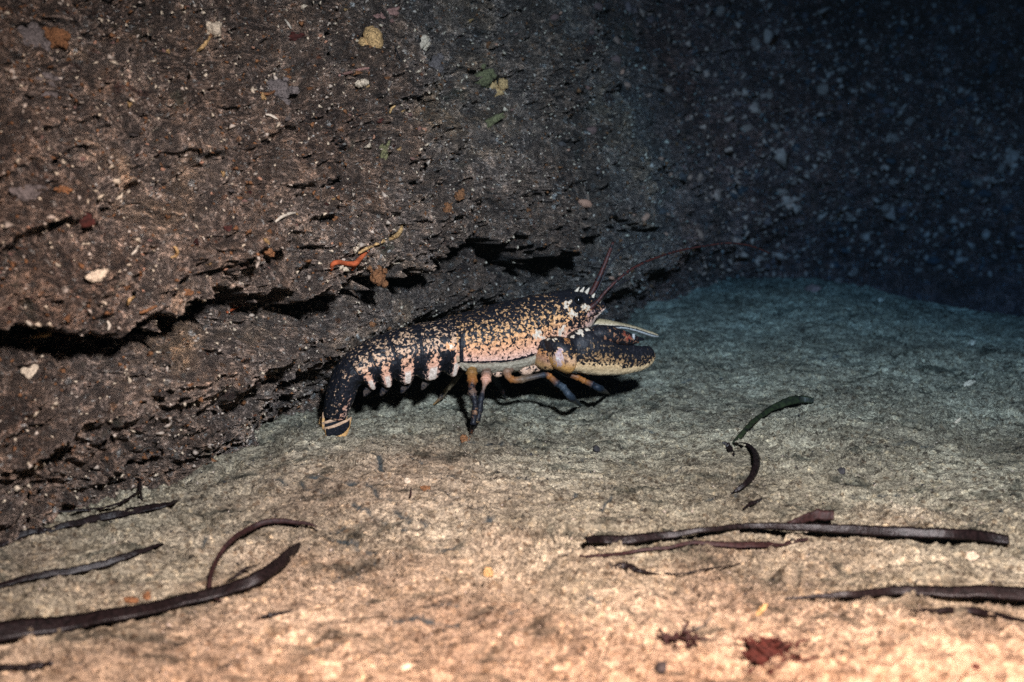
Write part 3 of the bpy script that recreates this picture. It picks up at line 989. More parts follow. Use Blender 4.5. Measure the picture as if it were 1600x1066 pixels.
feeler('antenna', [Pp(912, 492, .014), Pp(924, 480, .016), Pp(934, 471, .017), Pp(946, 456, .018), Pp(962, 440, .018), Pp(985, 422, .012), Pp(1010, 409, .0), Pp(1040, 398, -.02),
                   Pp(1070, 390, -.04), Pp(1105, 384, -.06), Pp(1140, 380, -.07), Pp(1175, 385, -.08), Pp(1205, 397, -.09)],
       [.005, .005, .0032, .0024, .0022, .0020, .0019, .0018, .0017, .0018, .0018, .0017, .0014], RD, .42)
feeler('antenna', [Pp(908, 480, -.014), Pp(918, 468, -.016), Pp(926, 455, -.017), Pp(936, 434, -.018), Pp(944, 415, -.02), Pp(951, 397, -.022), Pp(958, 379, -.026)],
       [.006, .0058, .0046, .004, .0036, .003, .002], RD, .42)
feeler('antennule', [Pp(920, 470, 0), Pp(932, 455, .002), Pp(944, 430, 0), Pp(956, 407, -.004), Pp(972, 391, -.01), Pp(992, 381, -.016), Pp(1018, 377, -.02)],
       [.002, .0018, .0014, .0012, .001, .0009, .0006], (.02, .02, .03), .6)
feeler('antennule', [Pp(922, 476, .006), Pp(938, 466, .008), Pp(955, 452, .004), Pp(975, 440, 0), Pp(995, 433, -.004)], [.002, .0016, .0012, .0009, .0005], (.03, .02, .03), .6)
feeler('antenna_scale', [Pp(905, 497, .016), Pp(918, 492, .02), Pp(930, 487, .021), Pp(938, 485, .021)], [.004, .0055, .0035, .0008], (.35, .2, .16), .5)
feeler('mouth_limb', [Pp(878, 540, .02), Pp(895, 534, .024), Pp(908, 520, .024), Pp(914, 506, .02)], [.004, .005, .0042, .002], (.3, .2, .15), .55)


# ------------------------------------------------------------------ drifted eelgrass on the sand
def resample(pts, n):
    return interp_spline(np.asarray(pts, float), n)


def blade(name, pix, wid, label, mat, lift=0.0, tilt=45, cat='eelgrass blade', group=None, n=None, lifts=None, th=0.0005):
    P0 = [G(px, py) for px, py in pix]
    lf = [a + 0.003 for a in (lifts or [lift] * len(pix))]
    w_px = [1.0 * a for a in (wid if isinstance(wid, (list, tuple)) else [wid] * len(pix))]
    wm = [w_ * scale_at(p) for w_, p in zip(w_px, P0)]
    n = n or max(24, len(pix) * 14)
    C = resample(P0, n)
    Wd = np.maximum(resample(np.array(wm)[:, None], n)[:, 0], 0.0006)
    Wd = Wd * (1 + 0.06 * fbm(np.arange(n) * 0.55 + pix[0][0], np.zeros(n) + 3.3, 3, 19))
    Lf = resample(np.array(lf)[:, None], n)[:, 0]
    T = np.gradient(C, axis=0)
    T /= np.linalg.norm(T, axis=1)[:, None] + 1e-9
    up = np.array([0, 0, 1.0])
    sd = np.cross(up, T)
    sd /= np.linalg.norm(sd, axis=1)[:, None] + 1e-9
    sgn = -1.0 if sd[:, 1].mean() < 0 else 1.0
    tl = math.radians(tilt) + 0.35 * np.sin(np.linspace(0, 5, n) + hash(pix[0]) % 7)
    A = sd * sgn * np.cos(tl)[:, None] + up[None] * np.sin(tl)[:, None]
    Nn = np.cross(T, A)
    C = C + up[None] * (Lf + 0.5 * Wd * np.abs(np.sin(tl)) - 0.001)[:, None]
    wob = 0.0012 * fbm(np.linspace(0, 9, n), np.zeros(n) + pix[0][0], 2, 3)
    C[:, 2] += wob
    sec = [(-.5, .0), (-.25, 1), (0, .5), (.25, 1), (.5, 0), (.25, -1), (0, -1.5), (-.25, -1)]
    V = np.stack([C + A * (Wd * a)[:, None] + Nn * (th * b) for a, b in sec], 1)
    V += (0.0004 * fbm(np.repeat(np.linspace(0, n * 0.9, n)[:, None], 8, 1), np.repeat(np.arange(8)[None] * 1.7, n, 0), 2, 9))[..., None]
    Vv = np.concatenate([V.reshape(-1, 3), C[:1], C[-1:]])
    q = grid_quads(n, 8, True)
    j = np.arange(8)
    tri = np.concatenate([np.stack([np.full(8, n * 8), (j + 1) % 8, j], -1), np.stack([np.full(8, n * 8 + 1), (n - 1) * 8 + j, (n - 1) * 8 + (j + 1) % 8], -1)])
    o0 = C[n // 2].copy()
    me = mesh_np(name, Vv - o0, q, tri)
    o = link(name, me, mat, None, o0)
    tag(o, label, cat, group)
    return o


GRP = 'dead eelgrass blades drifted onto the sand'
blade('eelgrass', [(-60, 1012), (20, 1000), (110, 985), (200, 968), (280, 950), (340, 937), (400, 918), (440, 892), (462, 868), (470, 856)],
      [40, 38, 32, 28, 24, 22, 22, 20, 13, 3], 'long dark broad eelgrass blade curving up to a pointed tip beside the loop', M_BLADE, 0.002, 40, group=GRP)
blade('eelgrass', [(495, 829), (470, 827), (430, 829), (395, 840), (362, 862), (342, 885), (330, 912), (330, 936), (345, 944)],
      [3, 7, 9, 10, 9, 8, 8, 9, 6], 'thin reddish brown eelgrass blade arched into an open loop on the sand', M_BLADE_RED, 0.0, 50, group=GRP, lifts=[0.001, .003, .005, .006, .006, .005, .003, .001, 0])
blade('eelgrass_fragment', [(354, 914), (368, 906), (384, 896), (401, 888)], [2, 5, 5, 2], 'short dark eelgrass sliver lying inside the loop', M_BLADE, 0.001, 35, group=GRP)
blade('eelgrass', [(60, 838), (110, 828), (170, 815), (225, 803), (262, 793), (278, 786)], [8, 11, 14, 14, 11, 6],
      'straight dark eelgrass blade below the thin bent stem at the rock foot', M_BLADE, 0.001, 30, group=GRP)
blade('eelgrass', [(-40, 938), (10, 918), (60, 908), (120, 900), (180, 884), (225, 866), (256, 855)], [12, 12, 12, 13, 12, 9, 4],
      'slim wavy dark eelgrass blade lying alone between two broader blades', M_BLADE, 0.001, 30, group=GRP)
blade('eelgrass', [(-40, 1050), (10, 1048), (50, 1048), (84, 1044)], [14, 14, 12, 5], 'stub of dark eelgrass below the long curving blade', M_BLADE, 0.001, 25, group=GRP)
blade('eelgrass', [(-30, 866), (0, 856), (40, 842), (80, 832)], [14, 14, 12, 5], 'dark eelgrass end tucked against the rock foot', M_BLADE, 0.001, 30, group=GRP)
blade('eelgrass_fragment', [(405, 972), (425, 967), (458, 959)], [3, 7, 3], 'short dark eelgrass sliver on bare sand below the tip of the long blade', M_BLADE, 0.001, 30, group=GRP)
blade('eelgrass', [(916, 857), (940, 857), (985, 856), (1040, 851), (1100, 841), (1170, 835), (1240, 838), (1320, 843), (1400, 848), (1480, 851), (1540, 854), (1575, 857)],
      [15, 17, 16, 13, 9, 10, 13, 16, 18, 18, 19, 16], 'long straight dark eelgrass blade with a blunt brown end', M_BLADE, 0.004, 48, group=GRP)
blade('eelgrass', [(906, 873), (945, 873), (990, 868), (1040, 861), (1085, 855), (1130, 857), (1180, 858), (1230, 852), (1262, 846)], [4, 6, 6, 6, 7, 10, 13, 12, 6],
      'thin eelgrass blade lying under the long straight one, widening in the middle', M_BLADE_RED, 0.0005, 30, group=GRP)
blade('eelgrass_fragment', [(1216, 834), (1245, 829), (1272, 823), (1302, 820)], [5, 12, 18, 17], 'pale reddish eelgrass piece jutting from behind the long straight blade', M_BLADE_RED, 0.004, 55, group=GRP)
blade('eelgrass_fragment', [(955, 888), (975, 888), (1000, 893), (1040, 897), (1090, 893), (1165, 880)], [4, 12, 8, 3, 3, 1.5], 'half buried dark eelgrass tail under the blunt brown end', M_BLADE, -0.002, 25, group=GRP)
blade('eelgrass', [(1226, 948), (1270, 948), (1330, 945), (1400, 940), (1470, 940), (1540, 942), (1640, 950)], [2, 7, 12, 16, 21, 24, 26],
      'broad dark eelgrass blade narrowing to a point over pale sand', M_BLADE, 0.005, 48, group=GRP)
blade('eelgrass', [(1420, 960), (1470, 962), (1530, 964), (1640, 984)], [3, 9, 14, 20], 'dark eelgrass blade half hidden beneath the broad pointed one', M_BLADE, 0.001, 25, group=GRP)
blade('eelgrass', [(1146, 697), (1164, 676), (1185, 659), (1205, 648), (1228, 640), (1252, 637), (1271, 636)], [9, 8, 8, 10, 13, 13, 9],
      'green tipped eelgrass leaf arching above the dark hooked scrap', M_BLADE_GREEN, 0.004, 50, group=GRP, lifts=[-0.003, -0.001, .002, .003, .004, .004, .004])
blade('eelgrass_fragment', [(1142, 776), (1152, 771), (1166, 762), (1177, 748), (1182, 730), (1178, 710), (1165, 698), (1148, 697)], [2, 7, 9, 12, 13, 13, 11, 9],
      'dark hooked scrap of eelgrass curled like a comma', M_BLADE, 0.001, 30, group=GRP)
blade('eelgrass_fragment', [(1128, 696), (1138, 704), (1147, 716)], [3, 9, 4], 'tiny dark scrap beside the curled end of the comma', M_BLADE, 0.001, 40, group=GRP)
blade('eelgrass_fragment', [(1162, 800), (1174, 793), (1190, 784)], [3, 7, 4], 'little dark sliver on the sand under the comma', M_BLADE, 0.001, 30, group=GRP)
blade('eelgrass_stalk', [(222, 787), (220, 770), (228, 748), (250, 727), (280, 708), (308, 695), (332, 688)], [8, 5, 4, 5, 5, 4, 2], 'thin bent dark stem leaning from the sand onto the rock foot', M_BLADE, 0.0, 60,
      cat='eelgrass stem', lifts=[0.0, .006, .014, .02, .026, .03, .034])
blade('eelgrass_stalk', [(90, 806), (140, 803), (180, 796), (205, 784), (222, 770)], [4, 5, 5, 4, 3], 'faint curved stem lying along the foot of the rock', M_BLADE, 0.002, 40, cat='eelgrass stem')
blade('twig', [(642, 784), (642, 778), (643, 770)], [4, 5, 3], 'tiny brown upright twig poking from rippled sand', M_BLADE_RED, 0.002, 70, cat='twig')


# ------------------------------------------------------------------ blobs: sponges, barnacles, pebbles, shells
def ico(sub=2):
    import bmesh
    bm = bmesh.new()
    bmesh.ops.create_icosphere(bm, subdivisions=sub, radius=1.0)
    V = np.array([v.co[:] for v in bm.verts])
    Fc = np.array([[v.index for v in f.verts] for f in bm.faces])
    bm.free()
    return V, Fc


ICO2, ICO1, ICO3 = ico(3), ico(2), ico(4)


def blob_mesh(name, scl, rough=0.18, seed=0, lobes=((0, 0, 0, 1),), fine=True):
    Vs, Fs = [], []
    off = 0
    base_ = ICO2 if fine else ICO1
    for lx, ly, lz, r in lobes:
        V, Fc = base_
        d = 1 + rough * fbm(V[:, 0] * 1.7 + seed * 3.1 + lx * 5, V[:, 1] * 1.7 + V[:, 2] * 1.3 + seed, 3, seed)
        P_ = V * d[:, None] * r + np.array([lx, ly, lz])
        Vs.append(P_ * np.array(scl))
        Fs.append(Fc + off)
        off += len(V)
    return mesh_np(name, np.concatenate(Vs), None, np.concatenate(Fs))


def basis(n, yaw=0.0):
    """Rotation whose z axis is the surface normal n, its x axis along the screen-horizontal run of the surface, turned by yaw."""
    z = Vector(n).normalized()
    x = Vector((1, 0.0, 0)) - z * z.x
    x.normalize()
    y = z.cross(x)
    m = Matrix((x, y, z)).transposed()
    return (m @ Matrix.Rotation(yaw, 3, 'Z')).to_4x4()


def wall_blob(name, px, py, rx, ry, mat, label, cat, yaw=0, depth=0.7, lobes=((0, 0, 0, 1),), rough=0.42, sink=0.35, seed=None, ground=False, group=None):
    p, n = (cast(sand, px, py) if ground else W(px, py))
    if p is None:
        return None
    if len(lobes) == 1 and not ground and cat != 'shell':        # a colony: satellites round the main cushion
        q_ = random.Random(int(px * 31 + py))
        lobes = [(0, 0, 0, .8)] + [(math.cos(a_) * d_, math.sin(a_) * d_, -.1, r_) for a_, d_, r_ in
                                   [(q_.uniform(0, 6.28), q_.uniform(.55, 1.25), q_.uniform(.16, .42)) for _ in range(7)]]
    view = (CAM - p) / np.linalg.norm(CAM - p)
    n2 = n if ground else (n + 1.6 * view) / np.linalg.norm(n + 1.6 * view)
    s_ = scale_at(p)
    sx, sy = rx * s_, ry * s_
    dp = depth * min(sx, sy) * (1.0 if ground or cat != 'sponge' else 1.35)
    me = blob_mesh(name, (sx, sy, dp), rough, seed if seed is not None else int(px), lobes)
    o = link(name, me, mat)
    o.matrix_world = Matrix.Translation(Vector(p + n2 * dp * (1 - sink) * 0.5)) @ basis(n2, math.radians(yaw))
    tag(o, label, cat, group)
    return o


wall_blob('sponge', 580, 64, 17, 23, M_CREAM, 'cream orange two lobed sponge high on the rock face', 'sponge', 12, 0.8, ((0.15, 0, 0, .95), (-0.75, -.35, .1, .55)), rough=0.2)
wall_blob('sponge', 658, 68, 12, 20, M_WHITE, 'whitish oval sponge beside the two lobed cream one', 'sponge', -35, 0.8)
wall_blob('sponge', 777, 138, 15, 17, M_CREAM, 'yellowish notched sponge on the upper rock', 'sponge', 0, 0.8, ((-.45, .1, 0, .6), (.5, .35, .1, .55), (.1, -.4, 0, .6)))
wall_blob('sponge', 754, 122, 18, 15, M_GREEN, 'dull green sponge cushion behind the yellowish notched sponge', 'sponge', 0, 0.5)
wall_blob('sponge', 763, 194, 27, 9, M_GREEN, 'elongated yellow green sponge streak below the notched sponge', 'sponge', 28, 0.6, ((-.45, 0, 0, .7), (.35, .1, 0, .65)))
wall_blob('sponge', 599, 240, 6, 17, M_GREEN, 'small green sponge finger in the middle of the rock face', 'sponge', -25, 0.8)
wall_blob('sponge', 680, 105, 14, 17, M_GREY, 'grey mauve round crust under the whitish oval sponge', 'sponge', 0, 0.6)
s1_ = wall_blob('sponge', 335, 48, 14, 13, M_WHITE, 'round cream sponge with a thin stalk hanging from it', 'sponge', 0, 0.9)
wall_blob('sponge', 88, 60, 17, 18, M_ORANGE, 'dusty orange lump on a boss of rock near the top', 'sponge', 20, 0.6)
wall_blob('sponge', 48, 62, 26, 20, M_GREY, 'broad grey crust joined to the dusty orange lump', 'sponge', 10, 0.4)
wall_blob('sponge', 75, 145, 26, 24, M_GREY, 'wide dull grey crust below the orange lump', 'sponge', 0, 0.25)
wall_blob('sponge', 45, 306, 28, 17, M_GREY, 'flat grey tan crust above the red patch', 'sponge', 0, 0.3)
wall_blob('sponge', 430, 142, 26, 21, M_GREY, 'pale dusty crust with a curled worm tube over it', 'sponge', 0, 0.3)
wall_blob('sponge', 590, 431, 14, 15, M_ORANGE, 'round tan orange sponge ball under the ledge by the branching sponge', 'sponge', 0, 0.9)
wall_blob('sponge', 420, 393, 10, 9, M_ORANGE, 'small bright orange sponge ball above the branching sponge', 'sponge', 0, 0.8, seed=4)
wall_blob('sponge', 294, 458, 12, 7, M_ORANGE, 'small flat orange sponge near the curled tubes above the lip', 'sponge', 0, 0.7)
wall_blob('sponge', 98, 297, 11, 7, M_ORANGE, 'little tan sponge just off the flat grey tan crust', 'sponge', 0, 0.7)
wall_blob('sponge', 719, 306, 9, 10, M_ORANGE, 'rusty little sponge above the brown one on the plain rock', 'sponge', 0, 0.7)
wall_blob('sponge', 701, 325, 7, 9, M_ORANGE, 'brown little sponge just below the rusty one', 'sponge', 0, 0.7)
wall_blob('sponge', 565, 130, 11, 9, M_WHITE, 'pale knobby sponge below the two lobed cream one', 'sponge', 0, 0.7, ((-.4, 0, 0, .6), (.4, .2, 0, .6)))
wall_blob('sponge', 610, 22, 20, 11, M_PINK, 'buff ridge of sponge at the top above the two lobed one', 'sponge', 25, 0.5)
wall_blob('red_crust', 130, 347, 20, 12, M_RED, 'dark red algal crust below the flat grey tan crust', 'algae', 0, 0.2)
wall_blob('red_crust', 462, 60, 15, 8, M_RED, 'dark red algal smear near the top by a white tube', 'algae', -10, 0.2)
wall_blob('red_crust', 594, 187, 9, 7, M_RED, 'small dark red algal spot in the middle of the rock', 'algae', 0, 0.3)
wall_blob('red_crust', 357, 358, 8, 6, M_RED, 'small dark red algal spot over the orange sponge ball', 'algae', 0, 0.3)
wall_blob('shell', 49, 583, 13, 13, M_WHITE, 'pointed white shell flake stuck below the lip of the ledge', 'shell', 20, 0.35, ((0, -.1, 0, .8), (-.7, .5, 0, .45), (.5, .45, 0, .5)), 0.1)
wall_blob('shell', 152, 431, 16, 9, M_WHITE, 'oblong white shell above the lip', 'shell', 28, 0.5)
wall_blob('shell', 185, 308, 6, 10, M_WHITE, 'small upright white shell beside the red patch', 'shell', 10, 0.5)
wall_blob('shell', 210, 527, 12, 8, M_GREY, 'bluish grey shell bit on the lip edge', 'shell', 25, 0.5)
wall_blob('sponge', 981, 14, 10, 13, M_PINK, 'pink lump on the far dark wall at the top', 'sponge', 15, 0.7)
wall_blob('sponge', 1384, 175, 9, 8, M_PINK, 'pinkish pale lump high on the far dark wall', 'sponge', 0, 0.7)
wall_blob('sponge', 1228, 314, 11, 10, M_BARN, 'round pale lump low on the far dark wall', 'sponge', 0, 0.6)
wall_blob('sponge', 1582, 246, 15, 12, M_BARN, 'large soft grey lump at the end of the far dark wall', 'sponge', 0, 0.6)
wall_blob('pebble', 1269, 454, 16, 9, M_PINK, 'pink stone resting on the crest of the far sand bank', 'pebble', -20, 0.6, ground=True, rough=0.25)

# scattered pale barnacles on the far wall and the rock face
bar_meshes = []
for k_ in range(4):
    me = blob_mesh('barnacle', (1, 0.85, 0.6), 0.35, 40 + k_, ((0, 0, 0, 1),), False)
    me.materials.append([M_BARN, M_GREY, M_BARN, M_PINK][k_])
    bar_meshes.append(me)
spots_b = []
rb = random.Random(5)
for _ in range(290):
    spots_b.append((830 + 770 * rb.random() ** 0.6, rb.uniform(0, 440), 3.5 + 9 * rb.random() ** 2.2, True))
for _ in range(60):
    spots_b.append((rb.uniform(0, 850), rb.uniform(0, 480), rb.uniform(2.5, 5.0), False))
for px, py, r, far in spots_b:
    p, n = W(px, py)
    if p is None:
        continue
    me = rb.choice(bar_meshes)
    o = bpy.data.objects.new('barnacle', me)
    s_ = scale_at(p) * r
    o.matrix_world = Matrix.Translation(Vector(p)) @ basis(n, rb.uniform(0, 6.28)) @ Matrix.Diagonal((s_, s_ * rb.uniform(.6, 1), s_ * 0.9, 1))
    COL.objects.link(o)
    if far:
        tag(o, 'small pale barnacle on the dim far wall beyond the feelers', 'barnacle', 'barnacles on the dim far wall')
    else:
        tag(o, 'small pale barnacle on the lit overhanging rock face', 'barnacle', 'barnacles on the lit rock face')


m_c = [M_ORANGE, M_GREY, M_PINK, M_ORANGE, M_RED, M_CREAM]
crust_meshes = []
for k_ in range(6):
    me = blob_mesh('crust', (1, 0.8, 0.35), 0.5, 70 + k_, [(0, 0, 0, .8)] + [(math.cos(i * 2.1 + k_) * .9, math.sin(i * 2.1 + k_) * .8, 0, .25 + .1 * (i % 3)) for i in range(5)], False)
    me.materials.append(m_c[k_])
    crust_meshes.append(me)
rc = random.Random(21)
for cx, cy, sx_, sy_, n_ in ((520, 390, 70, 35, 14), (120, 480, 90, 40, 14), (200, 120, 140, 70, 14), (560, 110, 130, 70, 14), (300, 300, 150, 60, 12), (760, 230, 90, 70, 10)):
    for _ in range(n_):
        p, n = W(rc.gauss(cx, sx_), min(540, max(3, rc.gauss(cy, sy_))))
        if p is None:
            continue
        k_ = rc.randrange(6)
        o = bpy.data.objects.new('crust_patch', crust_meshes[k_])
        s_ = scale_at(p) * rc.uniform(2.5, 6.5)
        o.matrix_world = Matrix.Translation(Vector(p)) @ basis(n, rc.uniform(0, 6.28)) @ Matrix.Diagonal((s_, s_, s_, 1))
        COL.objects.link(o)
        tag(o, 'small patch of ' + ['rust orange', 'dusty grey', 'pinkish', 'rust orange', 'dark red', 'cream'][k_] + ' encrusting growth on the lit rock face', 'encrusting growth',
            ['rust orange', 'dusty grey', 'pinkish', 'rust orange', 'dark red', 'cream'][k_] + ' crust patches on the rock face')


def wall_tube(name, pix, rpx, mat, label, cat, lift=0.002, parent_none=True):
    pts = []
    for px, py in pix:
        p, n = W(px, py)
        view = (CAM - p) / np.linalg.norm(CAM - p)
        pts.append(p + view * lift)
    s_ = scale_at(pts[0])
    r = [x * s_ for x in (rpx if isinstance(rpx, (list, tuple)) else [rpx * .7] + [rpx] * (len(pix) - 2) + [rpx * .6])]
    Vt, qt, trt, t_ = tube_np(pts, r, 8)
    o0 = np.array(pts[0])
    o = link(name, mesh_np(name, Vt - o0, qt, trt), mat, None, o0)
    if label:
        tag(o, label, cat)
    return o


wall_tube('stalk', [(328, 58), (322, 66), (316, 74), (308, 80)], 3, M_CREAM, 'thin cream stalk trailing below the round cream sponge', 'sponge stalk')
br = bpy.data.objects.new('branching_sponge', None)
p0_, _n = W(545, 415)
br.location = p0_
COL.objects.link(br)
tag(br, 'red and orange branching sponge sprawling along the ledge edge', 'sponge')


def branch(pix, rpx, mat):
    o = wall_tube('branch', pix, rpx, mat, None, None, 0.004)
    o.location = Vector(o.location) - Vector(p0_)
    o.parent = br


branch([(518, 421), (520, 413), (528, 410), (542, 412), (555, 412), (562, 405), (570, 397), (576, 391)], [3, 4, 4, 4, 4.5, 4, 3, 2], M_REDOR)
branch([(555, 411), (553, 417), (549, 422)], [3.5, 4, 2.5], M_REDOR)
branch([(585, 383), (597, 377), (610, 373), (620, 368), (626, 360), (628, 353)], [2, 3.5, 3.5, 4, 3.5, 2], M_CREAM)
branch([(560, 396), (572, 389), (584, 384)], [2, 2.5, 2], M_CREAM)
for pix, r, lab, m_ in (
        ([(406, 145), (420, 147), (430, 142), (439, 136)], 2.2, 'curled orange worm tube on the pale dusty crust', M_ORANGE),
        ([(415, 179), (422, 180), (428, 183), (434, 187)], 2.0, 'white worm tube with an orange end under the dusty crust', M_TUBE),
        ([(445, 31), (450, 37), (455, 45)], 2.0, 'short slanting white worm tube beside the red smear', M_TUBE),
        ([(609, 177), (612, 170), (618, 165)], 2.0, 'hooked yellowish worm tube next to the dark red spot', M_CREAM),
        ([(272, 385), (277, 392), (275, 400), (268, 402)], 2.6, 'crescent shaped pale worm tube on the brown rock', M_CREAM),
        ([(200, 476), (203, 468), (210, 464)], 2.8, 'bent orange tan worm tube above the lip', M_CREAM),
        ([(218, 489), (230, 485), (245, 478)], 2.8, 'straight orange tan worm tube along the lip', M_ORANGE),
        ([(42, 502), (48, 508), (56, 513), (62, 518)], 2.8, 'cream worm tube slanting down to the yellow one', M_TUBE),
        ([(50, 527), (60, 524), (72, 523), (80, 520)], 4.0, 'thick bright yellow worm tube at the ledge corner', M_CREAM),
        ([(168, 502), (171, 509), (169, 516)], 2.6, 'upright pale worm tube standing over the dark crevice', M_TUBE),
        ([(355, 488), (365, 483), (375, 478)], 2.0, 'red orange worm tube on the edge above the crevice', M_REDOR),
        ([(430, 347), (440, 339), (452, 334), (462, 333)], 2.6, 'knobbly white worm tube in the long slanting crack', M_TUBE),
        ([(206, 398), (212, 392), (216, 384)], 2.2, 'broken white worm tube beneath the upright white shell', M_TUBE),
        ([(530, 118), (548, 113), (562, 109), (577, 106)], 2.6, 'long pinkish worm tube below the two lobed sponge', M_PINK),
        ([(612, 57), (618, 75), (627, 96)], 1.2, 'dark thread like hydroid between the two upper sponges', M_STONE),
        ([(990, 432), (986, 438), (990, 446), (992, 456)], 1.5, 'curved whitish hydroid sprig behind the feelers', M_TUBE)):
    wall_tube('hydroid' if 'hydroid' in lab else 'worm_tube', pix, r, m_, lab, 'hydroid' if 'hydroid' in lab else 'worm tube')

# loose things on the sand
for px, py, rx, ry, m_, lab, cat, yaw in (
        (1312, 738, 10, 4, M_STONE, 'flat dark pebble alone on the sand past the comma', 'pebble', 0),
        (1034, 1044, 10, 8, M_STONE, 'dark rounded pebble in front of the red weed', 'pebble', 0),
        (932, 702, 6, 4, M_STONE, 'small dark pebble on sand below the front leg', 'pebble', 20),
        (1515, 600, 12, 4, M_WHITE, 'slender white shell sliver on the upper sand slope', 'shell', 15),
        (1497, 658, 7, 3, M_WHITE, 'short white shell sliver below the slender one', 'shell', 20),
        (1517, 539, 9, 4, M_WHITE, 'pale broken shell high on the sand slope', 'shell', 0),
        (1376, 470, 7, 3, M_WHITE, 'tiny white chip on the crest of the sand bank', 'shell', 0),
        (1518, 871, 10, 6, M_WHITE, 'white shell chip tucked below the long straight blade', 'shell', 0),
        (1190, 954, 14, 4, M_CREAM, 'cream shell sliver under the pointed blade', 'shell', 5),
        (632, 1045, 14, 6, M_WHITE, 'cream white shell fragment on the open sand', 'shell', 0),
        (780, 993, 5, 4, M_WHITE, 'round white grain alone in the sand', 'shell', 0),
        (205, 939, 12, 5, M_ORANGE, 'pale orange pebble next to the bright orange one', 'pebble', 0),
        (230, 933, 7, 6, M_ORANGE, 'bright orange pebble above the long curving blade', 'pebble', 0),
        (1525, 1045, 8, 6, M_RED, 'crimson fleck of weed on the pale sand', 'weed', 0),
        (665, 764, 8, 4, M_ORANGE, 'tan pebble beside the tiny twig', 'pebble', 0),
        (636, 752, 5, 4, M_WHITE, 'white chip above the tiny twig', 'shell', 0),
        (762, 895, 8, 6, M_CREAM, 'buff pebble on the middle of the sand', 'pebble', 10),
        (725, 686, 6, 5, M_ORANGE, 'rust coloured pebble by the rear walking foot', 'pebble', 0)):
    wall_blob('pebble' if cat == 'pebble' else ('weed_fleck' if cat == 'weed' else 'shell_chip'), px, py, rx, ry * 1.5, m_, lab, cat, yaw, 0.6, ground=True, rough=0.3, sink=0.4)


def weed(px, py, n, ln, label, mat, seed):
    rr = random.Random(seed)
    root = bpy.data.objects.new('red_seaweed', None)
    p = G(px, py)
    root.location = p
    COL.objects.link(root)
    tag(root, label, 'seaweed')
    for i in range(n):
        a = rr.uniform(0, 2 * math.pi)
        d = np.array([math.cos(a), math.sin(a), rr.uniform(.25, 1.1)])
        d /= np.linalg.norm(d)
        side_ = np.cross(d, [0, 0, 1.0])
        b0 = np.array([rr.gauss(0, ln * .35), rr.gauss(0, ln * .35), 0.0])
        L_ = ln * rr.uniform(.5, 1.1)
        pts = [b0, b0 + d * L_ * .4 + side_ * rr.uniform(-.2, .2) * L_, b0 + d * L_ * .75 + np.array([0, 0, -.1 * L_]) + side_ * rr.uniform(-.3, .3) * L_, b0 + d * L_ + np.array([0, 0, -.3 * L_])]
        Vt, qt, trt, t_ = tube_np(pts, [.0007, .0014, .0011, .0004], 6, 9)
        Vt[:, 2] = Vt[:, 2] * 0.9
        link('frond', mesh_np('frond', Vt, qt, trt), mat, root)


weed(1205, 1030, 70, .024, 'tuft of dark red seaweed lying on the bright sand', M_RED, 3)
weed(1062, 1000, 24, .018, 'small brownish red seaweed scrap beside the larger red tuft', M_BLADE_RED, 4)

# ------------------------------------------------------------------ grit: real grains on the sand and chips on the rock
def scatter(name, pts, nrm, size, mat, seed, var=.45):
    r = np.random.default_rng(seed)
    n = len(pts)
    T4 = np.array([(1, 0, -.4), (-.5, .87, -.4), (-.5, -.87, -.4), (.1, .05, .8)])
    R = r.normal(size=(n, 3, 3))
    qv, _ = np.linalg.qr(R)
    s_ = size * np.exp(r.normal(0, var, n))
    V = np.einsum('nij,kj->nki', qv, T4 * np.array([1, .75, .5])) * s_[:, None, None] + pts[:, None]
    tr = (np.arange(n)[:, None, None] * 4 + np.array([(0, 1, 3), (1, 2, 3), (2, 0, 3), (0, 2, 1)])[None]).reshape(-1, 3)
    o = link(name, mesh_np(name, V.reshape(-1, 3), None, tr, False), mat)
    tag(o, kind='stuff')
    return o


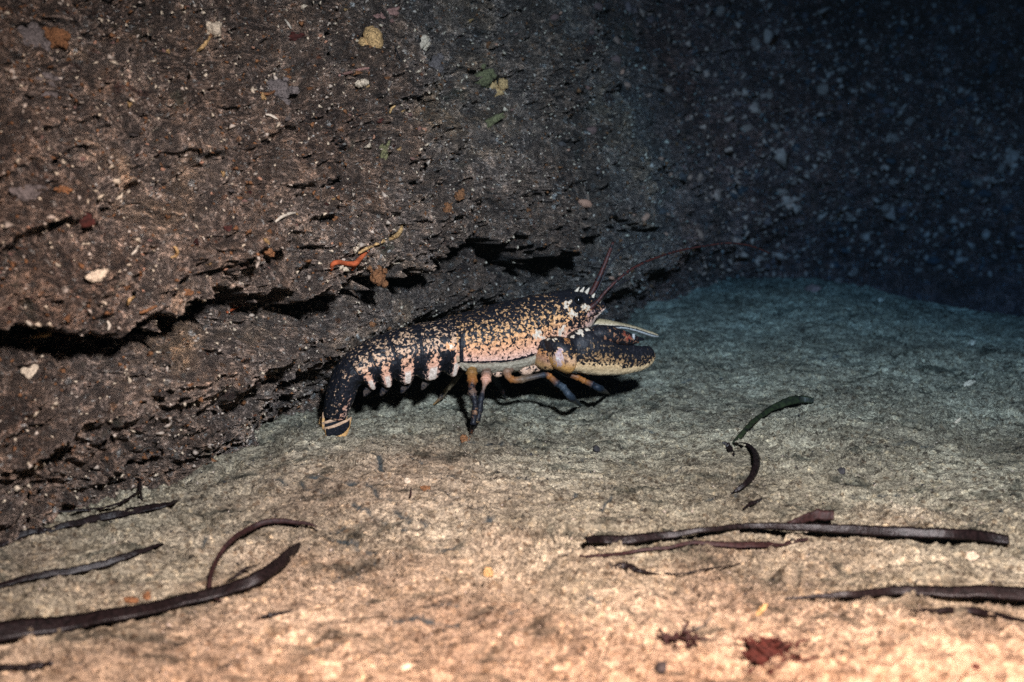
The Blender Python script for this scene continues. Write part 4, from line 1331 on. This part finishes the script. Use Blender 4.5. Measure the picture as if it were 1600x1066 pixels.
n = 26000
yy = 0.55 * (2.4 / 0.55) ** RNG.random(n)
xx_ = (RNG.random(n) * 2 - 1) * (0.1 + 0.52 * yy)
pts = np.stack([xx_, yy, sand_height(xx_, yy) + 0.0004], -1)
scatter('coarse_sand_grains', pts[:15000], None, 0.0009, M_GRIT, 1)
scatter('dark_sand_grains', pts[15000:], None, 0.0010, M_STONE, 2)
ok = (np.abs(sv - 0.5 * (s0 + s1)) < 0.5 * (s1 - s0))
ii = np.where(ok)[0]
ci = RNG.choice(ii, 17000)
ri = RNG.integers(10, 500, 17000)
ci = np.clip(ci, 0, V.shape[1] - 1) if False else ci
wp = np.stack([WXc[ri, ci], WYc[ri, ci], ZZ[ri, ci]], -1) + np.stack([nx[ci], ny[ci], 0 * nx[ci]], -1) * 0.001
scatter('shell_grit', wp[:7000], None, 0.0022, M_GRIT, 3)
scatter('white_grit', wp[7000:12000], None, 0.0026, M_WHITE, 4)
scatter('rust_grit', wp[12000:], None, 0.0026, M_ORANGE, 5)

fi = np.where((bx > 0.36) & (bx < 1.5))[0]
ci2, ri2 = RNG.choice(fi, 3800), RNG.integers(20, 500, 3800)
wp2 = np.stack([WXc[ri2, ci2], WYc[ri2, ci2], ZZ[ri2, ci2]], -1) + np.stack([nx[ci2], ny[ci2], 0 * nx[ci2]], -1) * 0.002
scatter('pale_crust_specks', wp2, None, 0.0045, M_BARN, 6, .65)

# ------------------------------------------------------------------ the water
hz = mesh_np('haze', np.array([(x, y, z) for z in (-1.0, 1.75) for y in (-6.6, 6.6) for x in (-7.6, 7.6)]),
             np.array([(0, 2, 3, 1), (4, 5, 7, 6), (0, 1, 5, 4), (2, 6, 7, 3), (0, 4, 6, 2), (1, 3, 7, 5)]), None, False)
m, N, L, P = new_mat('sea_water')
N.remove(P)
vol = N.new('ShaderNodeVolumePrincipled')
vol.inputs['Color'].default_value = (0.0002, 0.0006, 0.001, 1)
vol.inputs['Absorption Color'].default_value = (0.02, 0.36, 0.83, 1)
vol.inputs['Density'].default_value = 1.15
vol.inputs['Anisotropy'].default_value = 0.3
L.new(vol.outputs['Volume'], N['Material Output'].inputs['Volume'])
m.cycles.homogeneous_volume = True
haze = link('haze', hz, m)
tag(haze, kind='stuff')
